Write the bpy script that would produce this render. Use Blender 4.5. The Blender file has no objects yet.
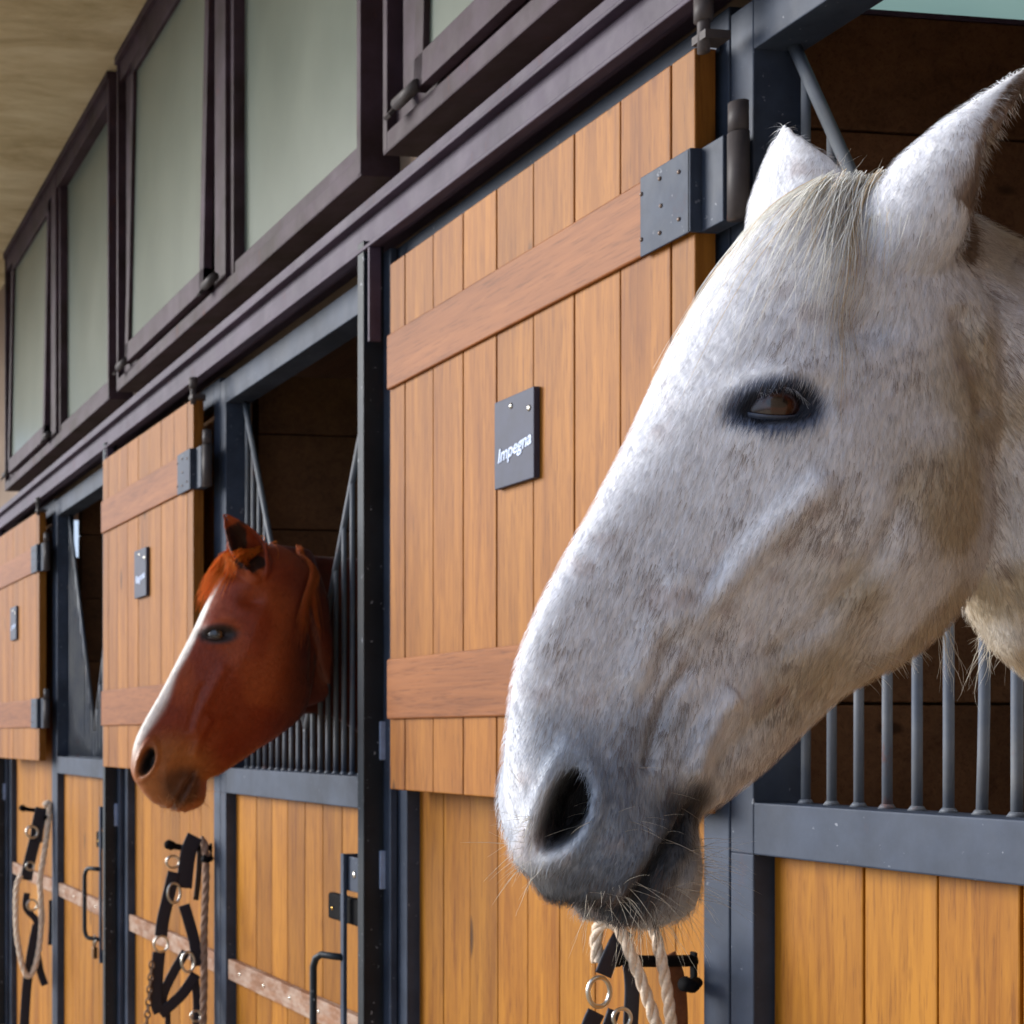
import bpy, bmesh, math, random
import numpy as np
from mathutils import Vector, Matrix, noise
random.seed(7); np.random.seed(7)
C = bpy.context.scene.collection

# ------------------------------------------------------------------ camera
D, HC = 1.45, 1.40                 # distance of the camera from the facade plane y=0, eye height
TH = math.atan2(192.0, 1464.0)     # the camera looks almost along the stable front
FPX = 1464.0
CT, ST = math.cos(TH), math.sin(TH)
cam_d = bpy.data.cameras.new('camera')
cam = bpy.data.objects.new('camera', cam_d); C.objects.link(cam)
cam.location = (0, -D, HC)
cam.rotation_euler = (math.pi/2, 0, math.pi/2 - TH)
cam_d.sensor_width = 36; cam_d.sensor_fit = 'HORIZONTAL'
cam_d.lens = FPX/1024*36
cam_d.shift_x = (512+78)/1024.0
cam_d.shift_y = (735-512)/1024.0
cam_d.clip_start = .02
cam_d.dof.use_dof = True; cam_d.dof.focus_distance = 1.35; cam_d.dof.aperture_fstop = 15
bpy.context.scene.camera = cam

# ------------------------------------------------------------------ sky, sun, exposure
w = bpy.data.worlds.new('sky'); bpy.context.scene.world = w; w.use_nodes = True
nt = w.node_tree; nt.nodes.clear()
o_ = nt.nodes.new('ShaderNodeOutputWorld'); bg = nt.nodes.new('ShaderNodeBackground')
tc = nt.nodes.new('ShaderNodeTexCoord'); sp = nt.nodes.new('ShaderNodeSeparateXYZ'); rp = nt.nodes.new('ShaderNodeValToRGB')
mr = nt.nodes.new('ShaderNodeMapRange'); mr.inputs[1].default_value = -.3; mr.inputs[2].default_value = .8
nt.links.new(tc.outputs['Generated'], sp.inputs[0]); nt.links.new(sp.outputs[2], mr.inputs[0]); nt.links.new(mr.outputs[0], rp.inputs[0])
rp.color_ramp.elements[0].color = (.20, .22, .22, 1); rp.color_ramp.elements[0].position = 0.15
rp.color_ramp.elements[1].color = (.52, .68, 1.0, 1); rp.color_ramp.elements[1].position = 1
e = rp.color_ramp.elements.new(.32); e.color = (.64, .78, 1.0, 1)
nt.links.new(rp.outputs[0], bg.inputs[0]); bg.inputs[1].default_value = .96
nt.links.new(bg.outputs[0], o_.inputs[0])
sd = bpy.data.lights.new('sun', 'SUN'); sun = bpy.data.objects.new('sun', sd); C.objects.link(sun)
sd.energy = 4.9; sd.angle = math.radians(34); sd.color = (1, .97, .93)
sun.rotation_euler = Vector((.62, .74, -.30)).to_track_quat('-Z', 'Y').to_euler()
vs = bpy.context.scene.view_settings
vs.view_transform = 'Standard'; vs.look = 'None'; vs.gamma = 1; vs.use_curve_mapping = False; vs.exposure = 0.12

# ------------------------------------------------------------------ node helpers
def new_mat(name):
    m = bpy.data.materials.new(name); m.use_nodes = True
    n = m.node_tree; b = n.nodes['Principled BSDF']
    return m, n, b
def N(n, t, **kw):
    x = n.nodes.new(t)
    for k, v in kw.items():
        if k.startswith('_'): setattr(x, k[1:], v)
        else: x.inputs[int(k[1:]) if k[0] == 'i' and k[1:].isdigit() else k].default_value = v
    return x
def ramp(n, stops):
    r = n.nodes.new('ShaderNodeValToRGB'); cr = r.color_ramp
    while len(cr.elements) < len(stops): cr.elements.new(.5)
    for e, (p, c) in zip(cr.elements, stops): e.position = p; e.color = (*c, 1)
    return r
def srgb(r, g, b):
    f = lambda v: (v/255/12.92 if v/255 <= .04045 else ((v/255+.055)/1.055)**2.4)
    return (f(r), f(g), f(b))
def noise_n(n, vec, scale, detail=4, rough=.55, dist=0):
    x = n.nodes.new('ShaderNodeTexNoise'); x.inputs['Scale'].default_value = scale; x.inputs['Detail'].default_value = detail
    x.inputs['Roughness'].default_value = rough; x.inputs['Distortion'].default_value = dist
    if vec is not None: n.links.new(vec, x.inputs['Vector'])
    return x
def mapping(n, vec, scale=(1,1,1), loc=(0,0,0)):
    x = n.nodes.new('ShaderNodeMapping'); x.inputs['Scale'].default_value = scale; x.inputs['Location'].default_value = loc
    n.links.new(vec, x.inputs['Vector']); return x.outputs[0]
def mixc(n, f, a, b, mode='MIX'):
    x = n.nodes.new('ShaderNodeMix'); x.data_type = 'RGBA'; x.blend_type = mode
    for s, v in ((x.inputs[0], f), (x.inputs[6], a), (x.inputs[7], b)):
        if hasattr(v, 'is_output'): n.links.new(v, s)
        elif isinstance(v, (int, float)): s.default_value = v
        else: s.default_value = (*v, 1)
    return x.outputs[2]
def bump(n, b, h, strength=.3, dist=.002, chain=None):
    x = n.nodes.new('ShaderNodeBump'); x.inputs['Strength'].default_value = strength; x.inputs['Distance'].default_value = dist
    n.links.new(h, x.inputs['Height'])
    if chain: n.links.new(chain, x.inputs['Normal'])
    if b is not None: n.links.new(x.outputs[0], b.inputs['Normal'])
    return x.outputs[0]

def wood_mat(name, lo, hi, horizontal=False, worn=0.0, rough=.5):
    m, n, b = new_mat(name)
    tcn = n.nodes.new('ShaderNodeTexCoord'); at = n.nodes.new('ShaderNodeAttribute'); at.attribute_name = 'tone'
    oi = n.nodes.new('ShaderNodeObjectInfo')
    add = n.nodes.new('ShaderNodeMath'); add.operation = 'MULTIPLY_ADD'; add.inputs[1].default_value = 13.7
    n.links.new(at.outputs['Fac'], add.inputs[0])
    m2 = n.nodes.new('ShaderNodeMath'); m2.operation = 'MULTIPLY'; m2.inputs[1].default_value = 17.3
    n.links.new(oi.outputs['Random'], m2.inputs[0]); n.links.new(m2.outputs[0], add.inputs[2])
    cx = n.nodes.new('ShaderNodeCombineXYZ')
    for k in range(3): n.links.new(add.outputs[0], cx.inputs[k])
    va = n.nodes.new('ShaderNodeVectorMath'); va.operation = 'ADD'
    n.links.new(tcn.outputs['Object'], va.inputs[0]); n.links.new(cx.outputs[0], va.inputs[1])
    sc = (1.6, 22, 26) if horizontal else (26, 22, 1.6)
    big = noise_n(n, mapping(n, va.outputs[0], (.7, 5, 6) if horizontal else (6, 5, .7)), 1.2, 3, .5, .6)
    g = noise_n(n, mapping(n, va.outputs[0], sc), 2.0, 7, .62, 1.1)
    fine = noise_n(n, mapping(n, va.outputs[0], tuple(4*s for s in sc)), 2.4, 3, .6)
    r1 = ramp(n, [(.33, lo), (.64, hi)])
    mm = n.nodes.new('ShaderNodeMath'); mm.operation = 'MULTIPLY_ADD'; mm.inputs[1].default_value = .55
    n.links.new(g.outputs[0], mm.inputs[0])
    m3 = n.nodes.new('ShaderNodeMath'); m3.operation = 'MULTIPLY'; m3.inputs[1].default_value = .45; n.links.new(big.outputs[0], m3.inputs[0])
    n.links.new(m3.outputs[0], mm.inputs[2]); n.links.new(mm.outputs[0], r1.inputs[0])
    # grain pores
    r2 = ramp(n, [(.33, (.5,.42,.36)), (.47, (1,1,1))]); n.links.new(fine.outputs[0], r2.inputs[0])
    c = mixc(n, .55, r1.outputs[0], r2.outputs[0], 'MULTIPLY')
    # tone per board
    mr = n.nodes.new('ShaderNodeMapRange'); mr.inputs[3].default_value = .80; mr.inputs[4].default_value = 1.1
    n.links.new(at.outputs['Fac'], mr.inputs[0])
    cc = n.nodes.new('ShaderNodeCombineColor')
    for k in range(3): n.links.new(mr.outputs[0], cc.inputs[k])
    c = mixc(n, 1, c, cc.outputs[0], 'MULTIPLY')
    # knots
    v = n.nodes.new('ShaderNodeTexVoronoi'); v.inputs['Scale'].default_value = 1.0
    n.links.new(mapping(n, va.outputs[0], (1.8, 3, 7) if horizontal else (7, 3, 1.8)), v.inputs['Vector'])
    rk = ramp(n, [(0, (1,1,1)), (.055, (.75,.75,.75)), (.085, (0,0,0))]); n.links.new(v.outputs['Distance'], rk.inputs[0])
    c = mixc(n, rk.outputs[0], c, tuple(x*.25 for x in lo))
    if worn:
        wn = noise_n(n, mapping(n, va.outputs[0], (4, 8, 9)), 3, 6, .7)
        rw = ramp(n, [(.42, (0,0,0)), (.62, (worn,)*3)]); n.links.new(wn.outputs[0], rw.inputs[0])
        c = mixc(n, rw.outputs[0], c, srgb(170,150,135))
    n.links.new(c, b.inputs['Base Color'])
    b.inputs['Roughness'].default_value = rough; b.inputs['Specular IOR Level'].default_value = .2
    bump(n, b, fine.outputs[0], .25, .0015)
    return m
M = {}
M['door_wood'] = wood_mat('honey_wood', srgb(116,65,16), srgb(164,107,40))
M['panel_wood'] = wood_mat('golden_wood', srgb(120,68,8), srgb(170,113,30), rough=.5)
M['brace_wood'] = wood_mat('brown_brace_wood', srgb(116,66,32), srgb(154,96,52), True)
M['worn_wood'] = wood_mat('worn_brace_wood', srgb(116,80,58), srgb(154,114,88), True, worn=.75, rough=.7)
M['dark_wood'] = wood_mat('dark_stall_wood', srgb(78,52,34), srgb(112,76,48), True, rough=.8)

M['lit_partition_wood'] = wood_mat('lit_partition_wood', srgb(84,56,36), srgb(114,80,54), True, rough=.8)  # lighter copy of the stall wood, light on one partition put in the colour
def paint_mat(name, col, col2, rust=.25, rough=.42, chips=0):
    m, n, b = new_mat(name)
    tcn = n.nodes.new('ShaderNodeTexCoord')
    a = noise_n(n, tcn.outputs['Object'], 5, 6, .65)
    r = ramp(n, [(.35, col), (.68, col2)]); n.links.new(a.outputs[0], r.inputs[0])
    a2 = noise_n(n, mapping(n, tcn.outputs['Object'], (1,1,.45)), 16, 8, .75)
    r2 = ramp(n, [(.60, (0,0,0)), (.74, (rust,)*3)]); n.links.new(a2.outputs[0], r2.inputs[0])
    c = mixc(n, r2.outputs[0], r.outputs[0], srgb(112,66,48))
    if chips:
        a3 = noise_n(n, tcn.outputs['Object'], 70, 3, .6)
        r3 = ramp(n, [(.68, (0,0,0)), (.72, (chips,)*3)]); n.links.new(a3.outputs[0], r3.inputs[0])
        c = mixc(n, r3.outputs[0], c, srgb(190,195,205))
    n.links.new(c, b.inputs['Base Color'])
    b.inputs['Specular IOR Level'].default_value = .28
    rr = n.nodes.new('ShaderNodeMapRange'); rr.inputs[3].default_value = rough-.1; rr.inputs[4].default_value = rough+.25
    n.links.new(a2.outputs[0], rr.inputs[0]); n.links.new(rr.outputs[0], b.inputs['Roughness'])
    bump(n, b, a2.outputs[0], .25, .0012)
    return m
M['steel'] = paint_mat('slate_blue_steel', srgb(42,50,64), srgb(64,74,92), .22, .5, .3)
M['steel_up'] = paint_mat('plum_grey_steel', srgb(60,50,66), srgb(82,70,88), .55, .5)
M['steel_dark'] = paint_mat('dark_green_steel', srgb(20,27,34), srgb(34,42,50), .12, .4, .5)
M['steel_win'] = paint_mat('brown_window_steel', srgb(46,32,34), srgb(74,58,72), .6, .55)
M['bar'] = paint_mat('grey_bar_steel', srgb(76,84,98), srgb(112,114,116), .9, .45)
M['hinge'] = paint_mat('hinge_steel', srgb(52,48,50), srgb(78,72,72), .7, .5)
M['black'] = paint_mat('black_iron', srgb(7,7,9), srgb(15,15,18), .05, .75)
M['black'].node_tree.nodes['Principled BSDF'].inputs['Specular IOR Level'].default_value = .12

def simple(name, col, rough=.5, metal=0, bumpscale=0, bstr=.3, bdist=.002):
    m, n, b = new_mat(name)
    tcn = n.nodes.new('ShaderNodeTexCoord')
    a = noise_n(n, tcn.outputs['Object'], 30 if not bumpscale else bumpscale, 4)
    r = ramp(n, [(.3, tuple(x*.8 for x in col)), (.7, tuple(min(1, x*1.15) for x in col))]); n.links.new(a.outputs[0], r.inputs[0])
    n.links.new(r.outputs[0], b.inputs['Base Color']); b.inputs['Roughness'].default_value = rough; b.inputs['Metallic'].default_value = metal
    if bumpscale: bump(n, b, a.outputs[0], bstr, bdist)
    return m
M['plate'] = simple('name_plate_enamel', srgb(42,48,72), .6)
M['pale'] = simple('pale_worn_paint', srgb(140,158,190), .5)
M['letter'] = simple('letter_paint', srgb(190,205,235), .5)
M['chrome'] = simple('worn_chrome', srgb(200,195,185), .28, 1)
M['brass'] = simple('brass', srgb(190,150,80), .35, 1)
M['webbing'] = simple('navy_webbing', srgb(22,24,40), .62, 0, 400, .5, .001)
M['leather'] = simple('black_leather', srgb(26,20,22), .42, 0, 150, .3, .001)
M['rope'] = simple('cotton_rope', srgb(226,206,184), .9, 0, 260, .8, .003)
M['brown_leather'] = simple('brown_leather', srgb(120,74,44), .5, 0, 150, .3, .001)
M['rope2'] = simple('grey_brown_rope', srgb(150,122,104), .9, 0, 260, .8, .003)
M['chain'] = simple('rusty_chain', srgb(120,96,78), .5, .7)
M['hinge_screw'] = simple('dull_screw', srgb(120,104,96), .5, .4)
M['padlock'] = simple('padlock_brass', srgb(120,85,50), .4, .6)

# glass: frosted, pale green
m, n, b = new_mat('frosted_glass'); M['glass'] = m
tcn = n.nodes.new('ShaderNodeTexCoord')
a = noise_n(n, mapping(n, tcn.outputs['Object'], (1.2,1,.7)), 1.6, 5, .6)
r = ramp(n, [(.3, srgb(102,112,103)), (.7, srgb(126,134,124))]); n.links.new(a.outputs[0], r.inputs[0]); n.links.new(r.outputs[0], b.inputs['Base Color'])
b.inputs['Roughness'].default_value = .28; b.inputs['Transmission Weight'].default_value = .12; b.inputs['IOR'].default_value = 1.4
m, n, b = new_mat('daylit_pane'); M['daylit'] = m
tcn = n.nodes.new('ShaderNodeTexCoord'); a = noise_n(n, tcn.outputs['Object'], 2, 3)
r = ramp(n, [(.3, srgb(130,170,170)), (.7, srgb(165,200,196))]); n.links.new(a.outputs[0], r.inputs[0]); n.links.new(r.outputs[0], b.inputs['Base Color'])
n.links.new(r.outputs[0], b.inputs['Emission Color']); b.inputs['Emission Strength'].default_value = .55
# plaster ceiling
m, n, b = new_mat('ceiling_plaster'); M['plaster'] = m
tcn = n.nodes.new('ShaderNodeTexCoord')
a = noise_n(n, mapping(n, tcn.outputs['Object'], (3.6, 1.2, 1)), 1.5, 8, .7, .4)
r = ramp(n, [(.3, srgb(172,154,118)), (.5, srgb(206,190,156)), (.72, srgb(232,220,192))]); n.links.new(a.outputs[0], r.inputs[0])
n.links.new(r.outputs[0], b.inputs['Base Color']); b.inputs['Roughness'].default_value = .9
bump(n, b, a.outputs[0], .6, .02)
m, n, b = new_mat('wall_plaster'); M['wall'] = m
tcn = n.nodes.new('ShaderNodeTexCoord'); a = noise_n(n, tcn.outputs['Object'], 3, 6)
r = ramp(n, [(.3, srgb(120,100,84)), (.7, srgb(150,130,112))]); n.links.new(a.outputs[0], r.inputs[0]); n.links.new(r.outputs[0], b.inputs['Base Color']); b.inputs['Roughness'].default_value = .9
m, n, b = new_mat('yard_ground'); M['ground'] = m
tcn = n.nodes.new('ShaderNodeTexCoord'); a = noise_n(n, tcn.outputs['Object'], 6, 8, .7)
r = ramp(n, [(.3, srgb(176,156,128)), (.7, srgb(204,188,160))]); n.links.new(a.outputs[0], r.inputs[0]); n.links.new(r.outputs[0], b.inputs['Base Color']); b.inputs['Roughness'].default_value = .95
bump(n, b, a.outputs[0], .5, .01)
M['straw'] = simple('straw_bedding', srgb(150,115,60), .9, 0, 60, .8, .02)

# ------------------------------------------------------------------ mesh helpers
class MB:
    def __init__(s): s.v = []; s.f = []; s.t = []; s.sm = []
    def add(s, verts, faces, tone=.5, smooth=False, mat=None):
        o = len(s.v)
        s.v += [tuple(mat @ Vector(p)) if mat else tuple(p) for p in verts]
        s.f += [tuple(i+o for i in f) for f in faces]; s.t += [tone]*len(faces); s.sm += [smooth]*len(faces)
    def box(s, x0, x1, y0, y1, z0, z1, tone=.5, mat=None):
        v = [(x,y,z) for x in (x0,x1) for y in (y0,y1) for z in (z0,z1)]
        s.add(v, [(0,1,3,2),(4,6,7,5),(0,4,5,1),(2,3,7,6),(0,2,6,4),(1,5,7,3)], tone, False, mat)
    def tube(s, pts, r, seg=10, tone=.5, closed=False, flat=None, up=None):
        pts = [Vector(p) for p in pts]; n = len(pts); vs = []; prev = None
        rs = r if isinstance(r, (list, tuple)) else [r]*n
        for i, p in enumerate(pts):
            if closed: t = pts[(i+1) % n]-pts[i-1]
            else: t = pts[min(i+1, n-1)]-pts[max(i-1, 0)]
            t.normalize()
            a = prev if prev is not None else (Vector(up) if up else (Vector((0,0,1)) if abs(t.z) < .9 else Vector((1,0,0))))
            a = (a - t*a.dot(t)).normalized(); b = t.cross(a); prev = a
            fa, fb = flat if flat else (1, 1)
            for k in range(seg):
                q = 2*math.pi*k/seg
                ca, sa = math.cos(q), math.sin(q)
                if flat:  # squarish strap section
                    ca = math.copysign(abs(ca)**.5, ca); sa = math.copysign(abs(sa)**.5, sa)
                vs.append(p + a*(ca*rs[i]*fa) + b*(sa*rs[i]*fb))
        fs = []
        for i in range(n if closed else n-1):
            j = (i+1) % n
            for k in range(seg):
                l = (k+1) % seg
                fs.append((i*seg+k, i*seg+l, j*seg+l, j*seg+k))
        if not closed:
            fs.append(tuple(range(seg))[::-1]); fs.append(tuple((n-1)*seg+k for k in range(seg)))
        s.add(vs, fs, tone, True)
    def cyl(s, p0, p1, r, seg=14, tone=.5): s.tube([p0, p1], r, seg, tone)
    def build(s, name, mat, parent=None, bevel=0, loc=None, label=None):
        if getattr(s, 'scr', None):                   # every screw head is an object of its own
            for (x, y, z, r, h) in s.scr:
                m_ = MB(); m_.tube([(0, 0, 0), (0, -h*.6, 0), (0, -h, 0)], [r, r*.85, r*.3], 10)
                o = m_.build(name, mat, parent, 0, (x, y, z))
            return o
        me = bpy.data.meshes.new(name); me.from_pydata(s.v, [], s.f); me.materials.append(mat)
        at = me.attributes.new('tone', 'FLOAT', 'FACE'); at.data.foreach_set('value', s.t)
        me.polygons.foreach_set('use_smooth', s.sm)
        bm = bmesh.new(); bm.from_mesh(me); bmesh.ops.recalc_face_normals(bm, faces=bm.faces); bm.to_mesh(me); bm.free()
        o = bpy.data.objects.new(name, me); C.objects.link(o)
        if parent: o.parent = parent
        if loc: o.location = loc
        if bevel:
            b = o.modifiers.new('bevel', 'BEVEL'); b.width = bevel; b.segments = 2; b.limit_method = 'ANGLE'; b.angle_limit = math.radians(50)
        if label: o['label'] = label
        return o
def tag(o, label=None, cat=None, group=None, kind=None):
    if label: o['label'] = label
    if cat: o['category'] = cat
    if group: o['group'] = group
    if kind: o['kind'] = kind
    return o
def empty(name, loc=(0,0,0), rot=(0,0,0)):
    o = bpy.data.objects.new(name, None); C.objects.link(o); o.location = loc; o.rotation_euler = rot; o.empty_display_size = .1
    return o
def copy_tree(o, parent=None):
    c = o.copy(); C.objects.link(c); c.parent = parent
    for ch in list(o.children): copy_tree(ch, c)
    return c
def structure(name, mb, mat, bevel=0, loc=None, **kw):
    o = mb.build(name, mat, None, bevel, loc); o['kind'] = 'structure'; return o
def planks(mb, x0, x1, y0, y1, z0, z1, wid, gap=.0022, start=None, rnd=random):
    x = x0
    first = start
    while x < x1-.004:
        ww = first if first else wid*rnd.uniform(.97, 1.03); first = None
        e = min(x+ww, x1)
        if x1-e < .02: e = x1
        mb.box(x+gap/2, e-gap/2, y0+rnd.uniform(0,.0012), y1, z0, z1, rnd.random())
        x = e
class _S: pts = []
def screws(mb, pts, r=.005, h=.003):      # domed heads facing -y
    mb.scr = [(x, y, z, r, h) for (x, y, z) in pts]

PER = 2.245                                  # one stall bay
BAYS = [0, 1, 2]
X0 = -1.968                                  # far edge of the nearest gate

# ------------------------------------------------------------------ the place
g = MB(); g.box(-14, 6, -9, 0, -.25, -.12); structure('floor', g, M['ground'])
g = MB(); g.box(-12, 1.6, 0, 4.3, -.25, -.119); structure('floor_stalls', g, M['straw'])
# ceiling of the covered walk in front of the stalls
g = MB(); g.box(-12, 2.5, -1.75, .30, HC+2.53, HC+2.7); structure('ceiling', g, M['plaster'])
g = MB(); g.box(1.6, 1.8, -2.4, 4.3, -.12, HC+2.6); structure('wall_light_blocker', g, M['wall'])  # unseen wall added behind the camera to block light from that end
# steel beam over the openings, with its lips
g = MB()
g.box(-12, 1.6, -.045, -.03, HC+1.074, HC+1.146)
g.box(-12, 1.6, -.069, -.044, HC+1.066, HC+1.075)
g.box(-12, 1.6, -.03, .06, HC+1.115, HC+1.146)
g.box(-12, 1.6, -.028, -.018, HC+1.078, HC+1.114)
g.box(-12, 1.6, -.068, .0, HC+1.145, HC+1.153)
g.box(-12, 1.6, -.035, .0, HC+1.15, HC+1.20)
tag(g.build('trim_beam', M['steel_up'], None, .002), kind='structure')
# wall band above the beam and behind the windows
g = MB(); g.box(-12, 1.6, .075, .13, HC+1.08, HC+2.53); structure('wall_upper', g, M['wall'])
# stalls behind
g = MB()
planks(g, -12, 1.6, 3.2, 3.26, -.12, 3.2, 40)
for k in range(11): g.box(-12, 1.6, 3.16, 3.2, .1+k*.30, .1+k*.30+.293, random.random())
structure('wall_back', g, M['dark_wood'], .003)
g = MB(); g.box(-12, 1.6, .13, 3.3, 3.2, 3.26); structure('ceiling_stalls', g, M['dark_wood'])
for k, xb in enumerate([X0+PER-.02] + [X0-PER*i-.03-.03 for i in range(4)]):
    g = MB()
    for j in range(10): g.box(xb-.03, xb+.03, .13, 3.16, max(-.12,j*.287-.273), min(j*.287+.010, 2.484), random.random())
    structure('wall_partition_%d' % (k+1), g, M['lit_partition_wood'] if k == 1 else M['dark_wood'], .003)
    if k == 1:
        g = MB(); g.box(xb-.012, xb+.012, .13, 3.16, 2.492, 3.19); structure('window_9', g, M['daylit'])
        g = MB(); g.box(xb-.03, xb+.03, .13, 3.16, 2.485, 2.492); g.box(xb-.025, xb+.025, .70, .735, 2.492, 3.19); structure('trim_transom', g, M['steel_up'])

# ------------------------------------------------------------------ gates with a V grille
def V_height(x):
    return (.02 + 2.07*abs(x-.527))
def make_gate(x, label):
    t = empty('stall_gate', (x, 0, 0)); tag(t, label, 'gate')
    W = 1.095; TOP = HC+1.052
    g = MB(); g.box(0, .048, 0, .077, HC-.171, TOP); g.box(0, .048, 0, .077, -.10, HC-.171)
    g.box(W-.04, W, 0, .077, -.10, TOP)
    g.box(.048, W-.04, 0, .077, TOP-.072, TOP)
    g.box(.048, W-.04, 0, .077, -.10, -.03)
    g.build('gate_frame', M['steel'], t, .002)
    g = MB(); g.box(.048, W-.04, 0, .077, HC-.171, HC-.0965); g.build('top_rail', M['steel'], t, .0025)
    g = MB(); planks(g, .049, W-.041, .03, .06, -.03, HC-.171, .117, .003, .168); g.build('plank_panel', M['panel_wood'], t, .002)
    g = MB(); g.box(.05, W-.042, .006, .03, HC-.72, HC-.66)
    b = g.build('cross_board', M['worn_wood'], t, .003, label='weathered horizontal board')
    g = MB(); screws(g, [(.15+i*.19, .006, HC-.69) for i in range(5)], .006); g.build('screw', M['chrome'], b)
    # bars
    def bar(bx, z1, bend=0):
        g = MB(); z0 = HC-.0965
        pts = [(bx+bend*math.sin(math.pi*i/6), .052, z0+(z1-z0)*i/6) for i in range(7)]
        g.tube(pts, .0062, 10); g.tube([(bx,.052,z0),(bx,.052,z0+.006)], [.011,.007], 10)
        g.build('bar', M['bar'], t)
    k = 0
    xx = .086
    while xx < W-.05:
        z1 = HC+min(V_height(xx), .985)
        if z1 > HC-.09+.03: bar(xx, z1, .004 if k == 6 else 0)
        xx += .0487; k += 1
    for s in (-1, 1):
        g = MB(); xe = .527+s*.465
        g.tube([(.527, .052, HC+.018), (xe, .052, HC+V_height(xe)-.0)], .008, 10)
        g.build('slanted_bar', M['bar'], t)
    return t
def add_gate_fittings(t, with_latch, plate=False):
    W = 1.095
    for z in (HC+.0, HC-.26):
        g = MB(); g.box(W+.004, W+.032, -.078, -.066, z-.065, z+.045)
    if with_latch:
        # vertical rod on the closing stile with its keeper, bent handle and black plate
        xr = W-.115; zt = HC-.225; HCs = HC-.075
        l = t
        g = MB(); g.box(xr-.012, xr+.006, -.045, -.035, HCs-.80, HCs-.20); g.box(xr-.006, xr+.066, -.033, -.028, HCs-.285, HCs-.205)
        g.box(xr-.006, xr+.066, -.033, -.028, HCs-.80, HCs-.75)
        g.box(xr-.008, xr, -.04, .0, HCs-.21, HCs-.20)
        o = g.build('bolt_rod', M['steel'], l, .002)
        g = MB(); screws(g, [(xr+.04, -.033, HCs-.245)], .009, .004); g.build('bolt_head', M['chrome'], o)
        g = MB(); g.box(xr-.13, xr+.06, -.026, -.006, HCs-.365, HCs-.302)
        o2 = g.build('lock_plate', M['black'], l, .006)
        g = MB(); screws(g, [(xr-.10, -.026, HCs-.338)], .005); g.build('screw', M['brass'], o2)
        g = MB(); zz = HCs-.44
        g.tube([(xr-.003, -.042, zz), (xr-.025,-.06,zz), (xr-.05,-.075,zz), (xr-.062,-.083,zz-.01), (xr-.068,-.087,zz-.03), (xr-.068,-.087,zz-.24), (xr-.062,-.083,zz-.262), (xr-.05,-.075,zz-.27), (xr-.003,-.042,zz-.27)], .0085, 10)
        g.build('pull_handle', M['steel_dark'], l)
        g = MB(); g.tube([(xr-.03,-.055,zz-.255),(xr-.035,-.06,zz-.29),(xr-.02,-.06,zz-.30),(xr-.012,-.055,zz-.27)], .004, 8)
        p = MB(); p.box(xr-.042, xr-.008, -.068, -.05, zz-.345, zz-.30)
        po = p.build('padlock', M['padlock'], l, .004); g.build('shackle', M['chrome'], po)
GL = ['slate blue steel gate with V grille behind the white horse',
      'slate blue steel gate with V grille behind the chestnut horse',
      'slate blue steel gate with V grille, closed with no horse, at the far left']
gates = []
for k in BAYS:
    t = make_gate(X0-PER*k, GL[k]); gates.append(t)
    add_gate_fittings(t, True)

# ------------------------------------------------------------------ fixed panels between the gates
for k in range(4):
    xb = X0-PER*k
    g = MB(); g.box(xb-.06, xb-.003, 0, .09, -.12, HC+1.067); structure('trim_post_%d' % (k*2+1), g, M['steel'], .002)
    g = MB(); g.box(xb-1.092, xb-1.032, 0, .09, -.12, HC+1.067); g.box(xb-1.032, xb-.06, 0, .077, HC+1.0, HC+1.067); structure('trim_post_%d' % (k*2+2), g, M['steel'], .002)
    g = MB(); planks(g, xb-1.032, xb-.06, .028, .07, -.12, HC+1.0, .1085, .0018)
    o = structure('wall_panel_%d' % (k+1), g, M['panel_wood'], .0015)
    g = MB(); g.box(xb-1.03, xb-.062, .006, .028, HC-.72, HC-.66)
    t = g.build('wall_board', M['worn_wood'], None, .003)
    t.name = 'trim_board_%d' % (k+1); t['kind'] = 'structure'
    if k == 3: continue
    # steel column in front
    t = empty('steel_column', (xb, 0, 0))
    tag(t, ['dark steel column between the white horse stall panel and the chestnut horse gate',
            'dark steel column just left of the navy halter below the chestnut horse',
            'dark steel column at the far left edge beyond the small rope and halter',
            'dark steel column beyond the far left edge'][k], 'column')
    g = MB(); g.box(-1.135, -1.104, -.066, -.060, -.12, HC+1.09); g.box(-1.128, -1.106, -.060, -.018, -.12, HC+1.09)
    g.build('front_section', M['steel_dark'], t, .0015)
    g = MB(); g.box(-1.135, -1.072, -.018, -.003, -.12, HC+1.066); g.build('rear_flange', M['steel'], t, .0015)
    g = MB(); g.box(-1.080, -1.072, -.067, -.040, HC+.86, HC+1.0655); g.build('bracket', M['steel_up'], t, .001)
    for z in (HC+.0, HC-.285):
        g = MB(); g.box(-1.1045, -1.098, -.03, -.012, z-.055, z+.03); g.build('hinge_plate', M['pale'], t, .002)

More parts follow.
